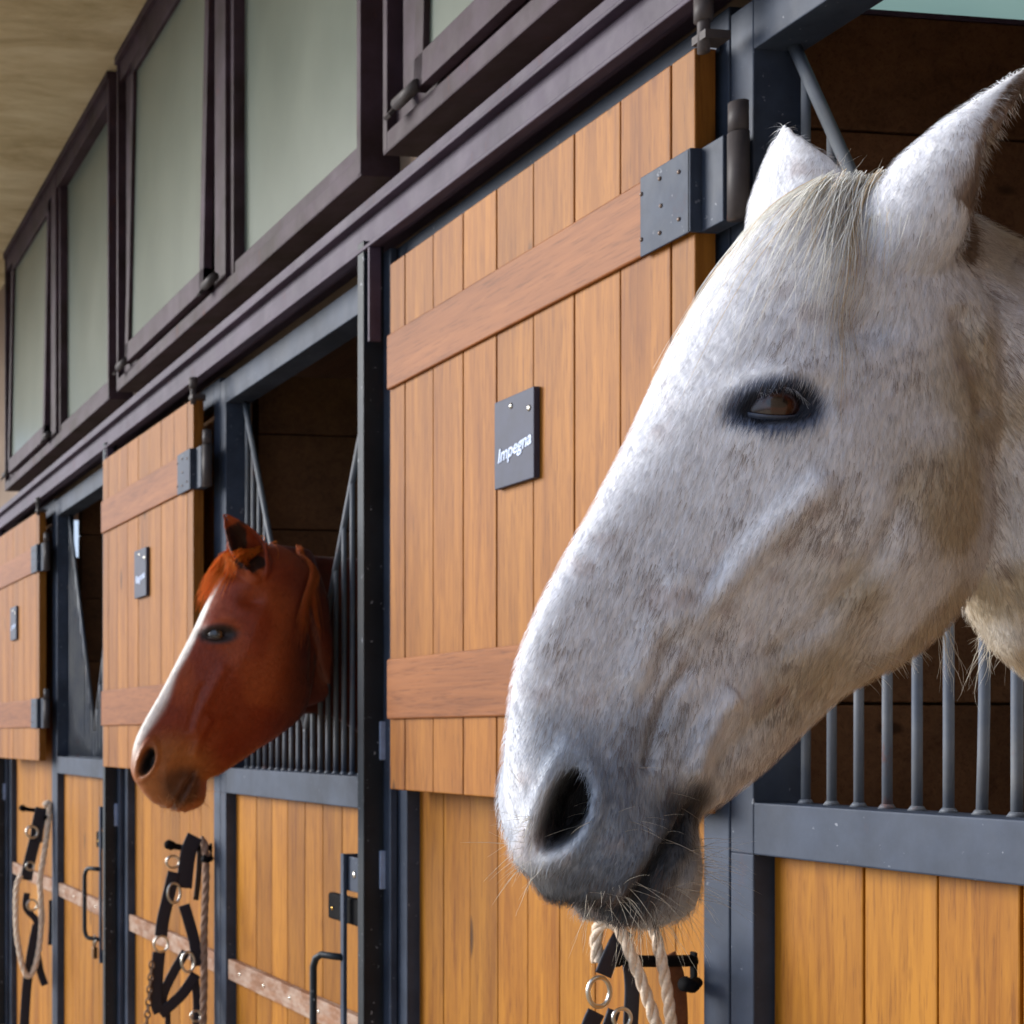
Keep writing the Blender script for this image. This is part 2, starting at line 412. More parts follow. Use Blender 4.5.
# ------------------------------------------------------------------ open wooden shutters
def make_shutter(x, y, rz, label):
    t = empty('wooden_shutter', (x, y, 0), (0,0,rz)); tag(t, label, 'shutter', None)
    # local: hinge end at 0, runs to -1.005 ; front face at y=0
    z0, z1 = HC-.116, HC+1.010
    g = MB(); r = random.Random(3)
    planks(g, -1.005, 0, 0, .034, z0, z1, .1255, .003, .071, r); g.build('plank_panel', M['door_wood'], t, .002)
    g = MB(); g.box(-1.005, 0, .034, .04, z1-.004, z1+.012); g.build('top_edging', M['steel'], t, .001)
    for (a, b) in ((.740, .857), (.034, .162)):
        g = MB(); g.box(-1.003, -.001, -.008, 0, HC+min(a,b), HC+max(a,b)); br = g.build('cross_board', M['brace_wood'], t, .003)
        zc = HC+(a+b)/2; zl, zh = HC+min(a,b), HC+max(a,b)
        g = MB()
        g.box(-.114, .004, -.012, -.008, zl-.003, zh+.003); g.box(-.001, .005, -.012, .036, zl-.003, zh+.003); g.box(.005,.052,.006,.036,zl-.003,zh+.003)
        h = g.build('hinge_plate', M['steel'], t, .0015)
        g = MB(); screws(g, [(-.11+.0*i, -.012, z) for i in range(1) for z in (zc-.035, zc+.035)] + [(-.065,-.012,zc-.04),(-.062,-.012,zc+.0),(-.065,-.012,zc+.042),(-.02,-.012,zc-.035),(-.02,-.012,zc+.035)], .0035); g.build('screw', M['hinge_screw'], h)
        g = MB(); g.cyl((.064,.021,zl-.004), (.064,.021,zc+.06), .0145, 16); g.cyl((.064,.021,zc+.062), (.064,.021,zh+.045), .0135, 16)
        g.build('hinge_knuckle', M['hinge'], t)
    g = MB(); g.cyl((.035,-.012,HC+.985), (.035,-.012,HC+1.062), .0085, 12); g.cyl((.035,-.012,HC+1.03), (.035,-.012,HC+1.063), .013, 12); g.box(.02,.05,-.02,.02,HC+1.0,HC+1.012)
    g.build('top_bolt', M['hinge'], t)
    return t
SL = ['large open wooden shutter beside the white horse, nearest of the three',
      'open wooden shutter behind the chestnut horse nose',
      'open wooden shutter cut off by the left edge']
sh = [make_shutter(-1.983, -.045, 0, SL[0]), make_shutter(-4.250, -.072, math.radians(1.0), SL[1]), make_shutter(-6.470, -.070, math.radians(1.0), SL[2])]
# name plates on the shutters
NL = ['slate name plate with slanted white lettering on the nearest shutter', 'small slate name plate on the shutter by the chestnut horse', 'small slate name plate on the shutter at the left edge']
def make_plate(parent_loc, y, rz, label, txt):
    t = empty('name_plate', parent_loc, (0,0,rz)); tag(t, label, 'name plate')
    g = MB(); g.box(-.0665, .0665, -.012, 0, -.08, .08); g.build('board', M['plate'], t, .0015)
    g = MB(); screws(g, [(-.008, -.012, .062), (.052, -.012, .045)], .006); g.build('screw', M['chrome'], t)
    cu = bpy.data.curves.new('lettering', 'FONT'); cu.body = txt; cu.size = .034; cu.shear = .35; cu.align_x = 'CENTER'; cu.align_y = 'CENTER'; cu.extrude = .0006; cu.offset = .0006
    tmp = bpy.data.objects.new('tmp', cu); C.objects.link(tmp)
    dg = bpy.context.evaluated_depsgraph_get(); me = bpy.data.meshes.new_from_object(tmp.evaluated_get(dg)); bpy.data.objects.remove(tmp)
    me.materials.clear(); me.materials.append(M['letter'])
    o = bpy.data.objects.new('lettering', me); C.objects.link(o); o.parent = t
    o.location = (.002, -.0128, -.016); o.rotation_euler = (math.pi/2, math.radians(-8), 0)
    return t
make_plate((-1.983-.482, -.045, HC+.53), 0, 0, NL[0], 'Impegna')
make_plate((-4.250-.50, -.0815, HC+.54), 0, math.radians(1), NL[1], 'Ragona')
make_plate((-6.470-.50, -.0795, HC+.54), 0, math.radians(1), NL[2], 'Lorena')

# ------------------------------------------------------------------ upper windows
for k in range(-1, 3):
    xb = X0-PER*(k+0) if k >= 0 else X0+PER
    # frame of one bay
    g = MB(); a, z0, z1 = -1.105, HC+1.279, HC+2.526
    g.box(a, 1.026, -.020, .075, z0, z0+.006)                     # sill plate
    g.box(a+.002, 1.012, -.0205, -.012, z0+.002, z0+.045)
    g.box(a+.004, 1.010, .0, .058, z0+.003, z0+.092)
    g.box(a+.001, a+.022, -.0215, .074, z0+.005, z1); g.box(1.004, 1.0255, -.0215, .074, z0+.005, z1)
    g.box(a+.05, a+.19, .002, .055, z0+.004, z1-.002); g.box(-.03, .125, -.004, .055, z0+.004, z1-.002); g.box(.0,.095,-.018,0,z0+.05,z1)
    g.box(a+.003, 1.02, -.015, .06, z1-.10, z1-.004)
    g.box(a, 1.026, -.030, .0, z1-.03, z1)
    fr = tag(g.build('window_%d' % (k+2), M['steel_win'], None, .002, (xb,0,0)), kind='structure')
    g = MB(); g.box(.125, 1.004, .030, .036, z0+.09, z1-.1); g.build('pane', M['glass'], fr)
    # left sash, tilted out at the bottom
    g = MB(); xs0, xs1 = a+.19, -.035; L = z1-.105-(z0+.055)
    g.box(xs0, xs1, -.02, .008, -L, -L+.07); g.box(xs0, xs1, -.02, .008, -.05, 0)
    g.box(xs0, xs0+.04, -.02, .008, -L, 0); g.box(xs1-.04, xs1, -.02, .008, -L, 0)
    s_ = g.build('sash', M['steel_win'], fr, .002, (0, .0, z1-.105)); s_.rotation_euler = (math.radians(-1.2), 0, 0)
    g = MB(); g.box(xs0+.04, xs1-.04, -.006, 0, -L+.07, -.05); g.build('pane', M['glass'], s_)
    for xx, sgn in ((a+.10, 1), (-.03, -1)):
        g = MB()
        g.box(-.012, .012, -.09, .0, -.004, .004, mat=Matrix.Translation((xx, -.0, z0+.11)) @ Matrix.Rotation(math.radians(50), 4, 'X'))
        g.cyl((xx+.02, -.045, z0+.062), (xx+.11, -.045, z0+.062), .014, 12)
        g.build('stay', M['hinge'], fr)

# ================================================================== the horses
from mathutils.bvhtree import BVHTree
def side_pt(px, py, x):
    """point on the upright plane x=const seen at (px,py) of the photograph"""
    s = -x; c = (px+270)*CT
    P = c*s*CT/(FPX-c*ST); z = s*CT+P*ST
    return Vector((x, P-D, HC+(735-py)*z/FPX))

def smoothstep(a, b, v):
    t = np.clip((v-a)/(b-a), 0, 1); return t*t*(3-2*t)

def loft(bm, rings, nseg=64, sub=5):
    """rings: (front3D, back3D, x-axis dir, widths(4)); catmull-rom between rings"""
    arr = []
    for F, B, ww in rings: arr.append(np.array([*F, *B, *ww], float))
    arr = np.array(arr); n = len(arr); out = []
    for i in range(n-1):
        p0 = arr[max(i-1,0)]; p1 = arr[i]; p2 = arr[i+1]; p3 = arr[min(i+2,n-1)]
        for k in range(sub):
            t = k/sub
            out.append(.5*((2*p1)+(-p0+p2)*t+(2*p0-5*p1+4*p2-p3)*t*t+(-p0+3*p1-3*p2+p3)*t**3))
    out.append(arr[-1])
    prev = None; first = None
    for r in out:
        F, B, ww = Vector(r[:3]), Vector(r[3:6]), r[6:]
        ring = []
        for k in range(nseg):
            th = 2*math.pi*k/nseg
            u = (1-math.cos(th))/2
            wv = np.interp(u, [.0, .12, .36, .64, .88, 1], [ww[0]*.96, ww[0], ww[1], ww[2], ww[3], ww[3]*.96])
            rd = (max(0, 1-abs(2*u-1)**3.2))**.5
            sx = 1 if th < math.pi else -1
            if k in (0, nseg//2): rd = 0
            p = F.lerp(B, u)
            ring.append(bm.verts.new((p.x+sx*wv*rd, p.y, p.z)))
        if prev:
            for k in range(nseg):
                bm.faces.new((prev[k], prev[(k+1)%nseg], ring[(k+1)%nseg], ring[k]))
        else: first = ring
        prev = ring
    for ring in (first, prev):
        c = bm.verts.new(sum((v.co for v in ring), Vector())/nseg)
        for k in range(nseg): bm.faces.new((ring[k], ring[(k+1)%nseg], c))

def ear(bm, base, tip, opn, R0, bend=(0,0,0), thick=.0035, twist=0):
    """a cupped leaf: base, tip, direction its opening faces"""
    base, tip, opn, bend = Vector(base), Vector(tip), Vector(opn).normalized(), Vector(bend)
    ax = (tip-base).normalized(); n1, n2 = 26, 22
    grid = []
    for i in range(n1+1):
        t = i/n1
        c = base.lerp(tip, t)+bend*(4*t*(1-t))
        o = (Matrix.Rotation(twist*t, 3, ax) @ opn); o = (o-ax*o.dot(ax)).normalized(); sd = ax.cross(o)
        r = R0*np.interp(t, [0,.15,.35,.55,.75,.9,1], [.86,.98,1.02,.86,.56,.28,.06])
        A = math.radians(np.interp(t, [0,.2,.4,.7,1], [175,150,118,95,70]))
        dep = np.interp(t, [0,.3,1], [1,.85,.6])
        row = []
        for s in (1, -1):
            rr = []
            for k in range(n2+1):
                f = -A+2*A*k/n2
                q = r+s*thick*(.6+.4*(1-t))*.5
                if k in (0, n2): q = r
                rr.append(c - o*(math.cos(f)*q*dep) + sd*(math.sin(f)*q))
            row.append(rr)
        grid.append([[bm.verts.new(p) for p in rr] for rr in row])
    for i in range(n1):
        for s in (0, 1):
            a, b = grid[i][s], grid[i+1][s]
            for k in range(n2):
                f = (a[k], a[k+1], b[k+1], b[k]); bm.faces.new(f if s else f[::-1])
        for k in (0, n2):
            f = (grid[i][0][k], grid[i][1][k], grid[i+1][1][k], grid[i+1][0][k]); bm.faces.new(f)
    for i in (0, n1):
        for k in range(n2):
            bm.faces.new((grid[i][0][k], grid[i][0][k+1], grid[i][1][k+1], grid[i][1][k]))

def seg_dist(P, poly):
    """distance in the side plane (y,z) from points P(n,2) to a polyline, and the position along it 0..1"""
    best = np.full(len(P), 1e9); par = np.zeros(len(P)); n = len(poly)-1
    for i in range(n):
        a = np.array(poly[i]); b = np.array(poly[i+1]); ab = b-a
        t = np.clip(((P-a)@ab)/(ab@ab), 0, 1); d = np.linalg.norm(P-(a+t[:,None]*ab), axis=1)
        m = d < best; best[m] = d[m]; par[m] = (i+t[m])/n
    return best, par

def fur_material(name, gloss, sheen, axis_rot, fleck=None, tintlo=.82, coat=.0):
    m, n, b = new_mat(name)
    at = n.nodes.new('ShaderNodeAttribute'); at.attribute_name = 'col'
    tcn = n.nodes.new('ShaderNodeTexCoord')
    mp = n.nodes.new('ShaderNodeMapping'); mp.vector_type = 'POINT'; mp.inputs['Rotation'].default_value = (axis_rot, 0, 0)
    n.links.new(tcn.outputs['Object'], mp.inputs['Vector'])
    mp2 = mapping(n, mp.outputs[0], (300, 300, 42))
    a = noise_n(n, mp2, 1.0, 4, .6, .6)
    big = noise_n(n, mapping(n, mp.outputs[0], (12,12,6)), 1, 4, .6)
    r = ramp(n, [(.3, (tintlo,)*3), (.62, (1.06,)*3)]); n.links.new(a.outputs[0], r.inputs[0])
    r2 = ramp(n, [(.35, (.90,.89,.88)), (.65, (1.03,)*3)]); n.links.new(big.outputs[0], r2.inputs[0])
    c = mixc(n, 1, at.outputs['Color'], r.outputs[0], 'MULTIPLY'); c = mixc(n, 1, c, r2.outputs[0], 'MULTIPLY')
    if fleck:
        v = n.nodes.new('ShaderNodeTexVoronoi'); n.links.new(mapping(n, mp.outputs[0], (95,95,60)), v.inputs['Vector']); v.inputs['Scale'].default_value = 1
        rf = ramp(n, [(.0, (1,1,1)), (.10, (.8,.8,.8)), (.2, (0,0,0))]); n.links.new(v.outputs['Distance'], rf.inputs[0])
        pt = noise_n(n, mapping(n, mp.outputs[0], (9,9,9), (3,1,2)), 1, 3, .6); rp_ = ramp(n, [(.46,(0,0,0)),(.66,(.85,)*3)]); n.links.new(pt.outputs[0], rp_.inputs[0])
        f = mixc(n, 1, rf.outputs[0], rp_.outputs[0], 'MULTIPLY'); c = mixc(n, f, c, fleck)
    n.links.new(c, b.inputs['Base Color'])
    b.inputs['Roughness'].default_value = gloss; b.inputs['Sheen Weight'].default_value = sheen; b.inputs['Sheen Roughness'].default_value = .5
    b.inputs['Specular IOR Level'].default_value = .3
    nb = bump(n, None, big.outputs[0], .15, .005)
    bump(n, b, a.outputs[0], .45, .0012, nb)
    return m
def hair_material(name, gloss):
    m, n, b = new_mat(name)
    at = n.nodes.new('ShaderNodeAttribute'); at.attribute_name = 'col'
    n.links.new(at.outputs['Color'], b.inputs['Base Color']); b.inputs['Roughness'].default_value = gloss
    b.inputs['Specular IOR Level'].default_value = .3
    tr = n.nodes.new('ShaderNodeBsdfTranslucent'); n.links.new(at.outputs['Color'], tr.inputs[0]); mx = n.nodes.new('ShaderNodeMixShader'); mx.inputs[0].default_value = .5
    n.links.new(b.outputs[0], mx.inputs[1]); n.links.new(tr.outputs[0], mx.inputs[2]); n.links.new(mx.outputs[0], n.nodes['Material Output'].inputs[0])
    return m

def strands_mesh(name, paths, radii, cols, mat, parent, seg=3):
    """paths: list of (k,3) arrays; one mesh of thin tapered hairs"""
    V, Fc, CC = [], [], []; o = 0
    for P, r, c in zip(paths, radii, cols):
        P = np.asarray(P); k = len(P); T = np.gradient(P, axis=0); T /= np.linalg.norm(T, axis=1)[:,None]+1e-9
        up = np.array([.3,.5,.81]); A = np.cross(T, up); A /= np.linalg.norm(A, axis=1)[:,None]+1e-9; B = np.cross(T, A)
        tap = np.linspace(1, .15, k)[:,None]*r
        for q in range(seg):
            a = 2*math.pi*q/seg; V.append(P+(A*math.cos(a)+B*math.sin(a))*tap)
        for i in range(k-1):
            for q in range(seg):
                q2 = (q+1)%seg; Fc.append((o+q*k+i, o+q2*k+i, o+q2*k+i+1, o+q*k+i+1))
        CC.append(np.repeat([[*c, 1]], k*seg, 0)); o += k*seg
    V = np.concatenate(V); me = bpy.data.meshes.new(name); me.from_pydata(V.tolist(), [], Fc)
    a = me.color_attributes.new('col', 'FLOAT_COLOR', 'POINT'); a.data.foreach_set('color', np.concatenate(CC).astype(np.float32).ravel())
    me.polygons.foreach_set('use_smooth', [True]*len(Fc)); me.materials.append(mat)
    ob = bpy.data.objects.new(name, me); C.objects.link(ob); ob.parent = parent; ob['kind'] = 'stuff'
    return ob

def coat_mesh(name, body, cols, flow, count, length, width, mat, region, lift=.28, seed=1, fleck=None):
    """short hairs lying along flow(P,N) all over the body inside region(P)"""
    me = body.data; rng = np.random.default_rng(seed)
    nv = len(me.vertices); co = np.empty(nv*3); me.vertices.foreach_get('co', co); co = co.reshape(-1,3)
    no = np.empty(nv*3); me.vertices.foreach_get('normal', no); no = no.reshape(-1,3)
    me.calc_loop_triangles(); nt_ = len(me.loop_triangles); tr = np.empty(nt_*3, int); me.loop_triangles.foreach_get('vertices', tr); tr = tr.reshape(-1,3)
    cen = co[tr].mean(1); tr = tr[region(cen)]
    e1 = co[tr[:,1]]-co[tr[:,0]]; e2 = co[tr[:,2]]-co[tr[:,0]]; ar = np.linalg.norm(np.cross(e1,e2), axis=1)
    idx = rng.choice(len(tr), count, p=ar/ar.sum()); t = tr[idx]
    u = rng.random((count,2)); su = u.sum(1) > 1; u[su] = 1-u[su]; w0 = 1-u.sum(1)
    W = np.stack([w0, u[:,0], u[:,1]], 1)[:,:,None]
    P = (co[t]*W).sum(1); Nn = (no[t]*W).sum(1); Nn /= np.linalg.norm(Nn, axis=1)[:,None]
    cc = (cols[t]*W).sum(1)
    F = flow(P, Nn)+rng.normal(0, .11, (count,3)); F -= (F*Nn).sum(1)[:,None]*Nn; F /= np.linalg.norm(F, axis=1)[:,None]+1e-9
    L = (length(P)*rng.uniform(.6,1.25,count))[:,None]
    S = np.cross(F, Nn); w_ = (width*rng.uniform(.7,1.3,count))[:,None]
    p1 = P+F*L*.5*.92+Nn*L*.5*lift*1.3; p2 = P+F*L*.95+Nn*L*lift*.8
    V = np.stack([P-S*w_-Nn*.0006, P+S*w_-Nn*.0006, p1-S*w_*.7, p1+S*w_*.7, p2], 1).reshape(-1,3)
    base = np.arange(count)*5
    q = np.stack([base, base+1, base+3, base+2], 1); tt = np.stack([base+2, base+3, base+4], 1)
    me2 = bpy.data.meshes.new(name); nf = 2*count
    me2.vertices.add(len(V)); me2.vertices.foreach_set('co', V.ravel())
    loops = np.concatenate([q, tt], 1).ravel(); me2.loops.add(len(loops)); me2.loops.foreach_set('vertex_index', loops)
    ls = np.stack([np.arange(count)*7, np.arange(count)*7+4], 1).ravel(); me2.polygons.add(nf)
    me2.polygons.foreach_set('loop_start', ls)
    me2.update(calc_edges=True)
    jit = rng.uniform(.74, 1.22, (count,1)); cc[:,:3] *= jit
    if fleck is not None:
        cl = np.array([noise.noise(Vector(p)*22)+.6*noise.noise(Vector(p)*75) for p in P[:,:]])
        m_ = (Nn[:,1] > -.5-.2*rng.random(count)) & (rng.random(count) < np.clip((cl+.05)*1.1, 0.03, .7)); cc[m_,:3] = cc[m_,:3]*.45+np.array(fleck)*.55
    cv = np.repeat(cc, 5, 0).astype(np.float32)
    a = me2.color_attributes.new('col', 'FLOAT_COLOR', 'POINT'); a.data.foreach_set('color', cv.ravel())
    # hairs are shaded with the skin's own normals so they read as fur, not as blades
    me2.polygons.foreach_set('use_smooth', [True]*nf)
    me2.normals_split_custom_set_from_vertices(np.repeat(Nn*.85+F*.1+rng.normal(0,.12,(count,3)), 5, 0).tolist())
    me2.materials.append(mat)
    ob = bpy.data.objects.new(name, me2); C.objects.link(ob); ob.parent = body; ob['kind'] = 'stuff'
    return ob

WIDTHS = [(.022,.032,.032,.022),(.036,.046,.044,.032),(.044,.055,.050,.036),(.047,.058,.052,.037),(.044,.055,.050,.036),(.038,.050,.048,.036),
          (.033,.047,.047,.036),(.034,.050,.049,.038),(.038,.058,.054,.042),(.046,.068,.062,.048),(.058,.080,.072,.054),(.072,.090,.082,.062),
          (.078,.091,.088,.068),(.076,.088,.090,.070),(.070,.084,.088,.070),(.060,.080,.084,.070),(.050,.07,.076,.066)]

def horse(name, x0, stations, neck, ears, feats, paint, voxel=.0031, sculpt=None, ws=1.0, xF=-.02, xB=.035):
    bm = bmesh.new(); rings = []
    for (F, B), ww in zip(stations, WIDTHS):
        f = side_pt(*F, x0+xF); b = side_pt(*B, x0+xB); f.x = b.x = x0
        rings.append((f, b, [q*ws for q in ww]))
    loft(bm, rings)
    nr = []
    for it in neck:
        if len(it) == 4:
            F, B, xo, ww = it; f = side_pt(*F, x0+xo); b = side_pt(*B, x0+xo)
        else: f, b, ww = it; f = Vector(f); b = Vector(b)
        nr.append((f, b, ww))
    loft(bm, nr)
    for e in ears:
        ear(bm, *e[:-1], **e[-1])
        bl = bmesh.ops.create_icosphere(bm, subdivisions=3, radius=e[3]*.86)
        ax_ = (Vector(e[1])-Vector(e[0])).normalized()
        bmesh.ops.translate(bm, verts=bl['verts'], vec=Vector(e[0])-ax_*.004)
    bmesh.ops.recalc_face_normals(bm, faces=bm.faces)
    me = bpy.data.meshes.new('tmp'); bm.to_mesh(me); bm.free()
    tmp = bpy.data.objects.new('tmp', me); C.objects.link(tmp)
    r = tmp.modifiers.new('r', 'REMESH'); r.mode = 'VOXEL'; r.voxel_size = voxel; r.adaptivity = 0
    s = tmp.modifiers.new('s', 'SMOOTH'); s.factor = .6; s.iterations = 5
    dg = bpy.context.evaluated_depsgraph_get()
    me = bpy.data.meshes.new_from_object(tmp.evaluated_get(dg)); bpy.data.objects.remove(tmp); me.name = name
    nv = len(me.vertices); co = np.empty(nv*3); me.vertices.foreach_get('co', co); co = co.reshape(-1,3)
    no = np.empty(nv*3); me.vertices.foreach_get('normal', no); no = no.reshape(-1,3)
    ft = feats(bvh_of(me)); co = make_sculpt(ft)(co, no, x0)
    me.vertices.foreach_set('co', co.ravel()); me.update()
    me.vertices.foreach_get('normal', no.ravel()) if 0 else None
    col = paint(co, no, x0, ft)
    a = me.color_attributes.new('col', 'FLOAT_COLOR', 'POINT'); a.data.foreach_set('color', np.concatenate([col, np.ones((nv,1))], 1).astype(np.float32).ravel())
    me.polygons.foreach_set('use_smooth', [True]*len(me.polygons))
    ob = bpy.data.objects.new(name, me); C.objects.link(ob)
    return ob, np.concatenate([col, np.ones((nv,1))], 1), ft

CAM = Vector((0, -D, HC))
def pix_dir(px, py): return Vector((-CT, ST, 0))+Vector((ST, CT, 0))*((px+78)/FPX)+Vector((0,0,1))*((735-py)/FPX)
def bvh_of(me): return BVHTree.FromPolygons([v.co[:] for v in me.vertices], [p.vertices[:] for p in me.polygons])
def hit3(bv, px, py):
    l, n_, _, _ = bv.ray_cast(CAM, pix_dir(px, py).normalized()); return l, n_
def P2(px, py, x): v = side_pt(px, py, x); return np.array([v.y, v.z])

def make_sculpt(ft, k=1.0):
    """ft: feature points in side coordinates"""
    def f(co, no, x0):
        xo = co[:,0]-x0; sgn = np.sign(xo); Q = co[:,1:3]; out = co.copy(); lat = np.abs(xo)
        latn = np.abs(no[:,0])
        def g(c, ra, rb=None, ang=0):
            rb = rb or ra; d = Q-c; ca, sa = math.cos(ang), math.sin(ang)
            u = (d[:,0]*ca+d[:,1]*sa)/ra; v = (-d[:,0]*sa+d[:,1]*ca)/rb
            return np.exp(-(u*u+v*v))
        side = smoothstep(.015, .04, lat)*smoothstep(.1,.5,latn)
        D_ = np.zeros(len(co))
        e = ft['eye']
        D_ += .011*g(e+np.array([-.002,.016]), .034, .016, .25)*side          # orbital arch
        D_ += .004*g(e+np.array([0,-.018]), .03, .012, .1)*side
        D_ -= .014*g(e, .025, .013, .15)*side
        D_ -= .011*g(ft['fossa'], .024, .016)*side
        D_ += .006*g(ft['temple'], .03, .02)*side
        for poly, wd, amp in ft['lines']:
            d, t = seg_dist(Q, poly); D_ += amp*np.exp(-(d/wd)**2)*side*smoothstep(0,.12,t)*smoothstep(1,.88,t)
        for c, ra, rb, ang, amp in ft['bumps']: D_ += amp*g(np.array(c), ra, rb, ang)*side
        out += no*D_[:,None]
        # nostril: a comma shaped opening pushed in towards the midline and up
        sc = ft.get('scale', 1.0); ctr, nn = ft['nostril3']
        for sg in (1, -1):
            m3 = np.array([sg, 1, 1]); c3 = np.array([(ctr[0]-x0)*sg+x0, ctr[1], ctr[2]]); n3 = np.array([nn[0], nn[1], nn[2]])*m3
            la = np.array([.18*sg, math.cos(ft['nang']), math.sin(ft['nang'])]); la -= n3*(la@n3); la /= np.linalg.norm(la); lb = np.cross(n3, la)
            if lb[1] < 0: lb = -lb
            d = co-c3; u = d@la/(.036*sc); v = d@lb/(.0165*sc); v = v+.30*u*u*np.sign(u)*0+.28*u*u-.1
            near = np.exp(-(d@n3/.03)**2)
            rr = np.sqrt(u*u+v*v); inside = smoothstep(1.1, .5, rr)*near; rim = np.exp(-((rr-1.38)/.3)**2)*near
            out += (-n3*.030*sc+np.array([-sg*.004, .012, .008])*sc)*inside[:,None]
            out += n3*(.0055*rim)[:,None]
            ft['nos_in'] = np.maximum(ft.get('nos_in', 0), smoothstep(1.15, .8, rr)*near)
        # mouth line
        d, t = seg_dist(Q, ft['mouth'])
        m_ = np.exp(-(d/.0045)**2)*smoothstep(1.02,.85,t)*(lat > .0)
        out -= no*(.014*m_*(1-.2*t))[:,None]
        lip = np.exp(-((d-.014)/.008)**2); out += no*(.0035*lip*smoothstep(1,.7,t))[:,None]
        return out
    return f

def eye_parts(body, ft, x0, colr, lidcol, sc=1.0, tilt=.15, lash=None):
    bv = BVHTree.FromPolygons([v.co[:] for v in body.data.vertices], [p.vertices[:] for p in body.data.polygons])
    for sgn in (1, -1):
        hit, nn, _, _ = bv.ray_cast(Vector((x0+sgn*.3, ft['eye'][0], ft['eye'][1])), Vector((-sgn, 0, 0)))
        n_ = Vector((sgn, -.42, .06)).normalized()
        Rr = .0225*sc; cen = hit - n_*(Rr*.46)
        # local frame: h runs towards the back of the head
        h = Vector((0, 1, tilt)); h = (h-n_*h.dot(n_)).normalized(); v = n_.cross(h)
        if v.z < 0: v = -v
        def on(hh, vv, R):
            q = max(0, R*R-hh*hh-vv*vv); return cen+h*hh+v*vv+n_*math.sqrt(q)
        # eyeball
        bmm = bmesh.new(); bmesh.ops.create_uvsphere(bmm, u_segments=40, v_segments=28, radius=Rr)
        # local z of the sphere looks outwards
        rot = Matrix((h, v, n_)).transposed().to_4x4()
        me = bpy.data.meshes.new('eye'); bmm.to_mesh(me); bmm.free(); me.polygons.foreach_set('use_smooth', [True]*len(me.polygons))
        me.materials.append(colr)
        o = bpy.data.objects.new('eye', me); C.objects.link(o); o.parent = body; o.matrix_local = Matrix.Translation(cen) @ rot
        # lids
        a = .0255*sc; up = .0150*sc; lo = .0100*sc
        for nm, s2, hgt, outer in (('upper_eyelid', 1, up, .0175*sc), ('lower_eyelid', -1, lo, .0150*sc)):
            vs, fs = [], []; nu, nvv = 28, 7
            for i in range(nu+1):
                t = -1+2*i/nu; hh = t*a*1.12
                edge = s2*hgt*max(0, 1-abs(t*1.0)**2.2)*(1.0 if s2 > 0 else 1)
                for j in range(nvv+1):
                    f = j/nvv; vv = edge+(s2*(outer*(1-.35*t*t))-edge)*f + (0 if f else 0)
                    R = Rr*(1.075+.10*math.sin(math.pi*min(1, f*1.1))*(1 if s2 > 0 else .6) - .10*f*f)
                    vs.append(on(hh*(1-.0*f), vv, R))
            for i in range(nu):
                for j in range(nvv):
                    q = i*(nvv+1)+j; fs.append((q, q+1, q+nvv+2, q+nvv+1))
            me = bpy.data.meshes.new(nm); me.from_pydata([p[:] for p in vs], [], fs); me.materials.append(lidcol)
            bmm = bmesh.new(); bmm.from_mesh(me); bmesh.ops.recalc_face_normals(bmm, faces=bmm.faces); bmm.normal_update()
            if bmm.faces[0].normal.dot(n_) < 0: bmesh.ops.reverse_faces(bmm, faces=bmm.faces)
            bmm.to_mesh(me); bmm.free()
            me.polygons.foreach_set('use_smooth', [True]*len(me.polygons))
            o = bpy.data.objects.new(nm, me); C.objects.link(o); o.parent = body
            sm = o.modifiers.new('s', 'SOLIDIFY'); sm.thickness = .003*sc; sm.offset = -1
            ss = o.modifiers.new('ss', 'SUBSURF'); ss.levels = ss.render_levels = 1
        if lash is not None:
            paths, rad, cs = [], [], []
            for i in range(75):
                t = random.uniform(-.55, .98); hh = t*a; e_ = up*(1-abs(t)**2.2)
                p = on(hh, e_, Rr*1.12); L = random.uniform(.006, .013)*sc
                dr = (n_*.7 - v*.75 + h*random.uniform(.1,.75)).normalized()
                paths.append([p+dr*L*q+v*(-.0)*q+n_*(-.004)*q*q for q in (0,.33,.66,1)]); rad.append(.00022); cs.append(lash)
            strands_mesh('eyelashes', paths, rad, cs, M['hair'], body)
    return bv

# materials for eyes
def eye_mat(name, iris, dark):
    m, n, b = new_mat(name)
    tcn = n.nodes.new('ShaderNodeTexCoord'); sp = n.nodes.new('ShaderNodeSeparateXYZ'); n.links.new(tcn.outputs['Object'], sp.inputs[0])
    vm = n.nodes.new('ShaderNodeVectorMath'); vm.operation = 'MULTIPLY'; vm.inputs[1].default_value = (60, 110, 0)
    n.links.new(tcn.outputs['Object'], vm.inputs[0])
    ln = n.nodes.new('ShaderNodeVectorMath'); ln.operation = 'LENGTH'; n.links.new(vm.outputs[0], ln.inputs[0])
    r = ramp(n, [(.42, dark), (.55, iris), (.9, tuple(x*.5 for x in iris))]); n.links.new(ln.outputs['Value'], r.inputs[0])
    n.links.new(r.outputs[0], b.inputs['Base Color']); b.inputs['Roughness'].default_value = .25
    b.inputs['Coat Weight'].default_value = 1; b.inputs['Coat Roughness'].default_value = .03
    return m
M['eye'] = eye_mat('brown_eye', srgb(62,28,16), srgb(14,9,9))
M['eye2'] = eye_mat('dark_eye', srgb(40,28,26), srgb(12,10,12))
M['lid'] = simple('grey_eyelid_skin', srgb(66,74,92), .45, 0, 500, .4, .0008)
M['lid2'] = simple('dark_eyelid_skin', srgb(52,34,30), .45, 0, 500, .4, .0008)
M['hair'] = hair_material('horse_hair', .5)
M['hair_c'] = hair_material('chestnut_hair', .42)
M['hair_c'].node_tree.nodes['Mix Shader'].inputs[0].default_value = .15
M['fur_white'] = fur_material('white_coat', .62, .25, .37, fleck=srgb(168,148,140), tintlo=.80)
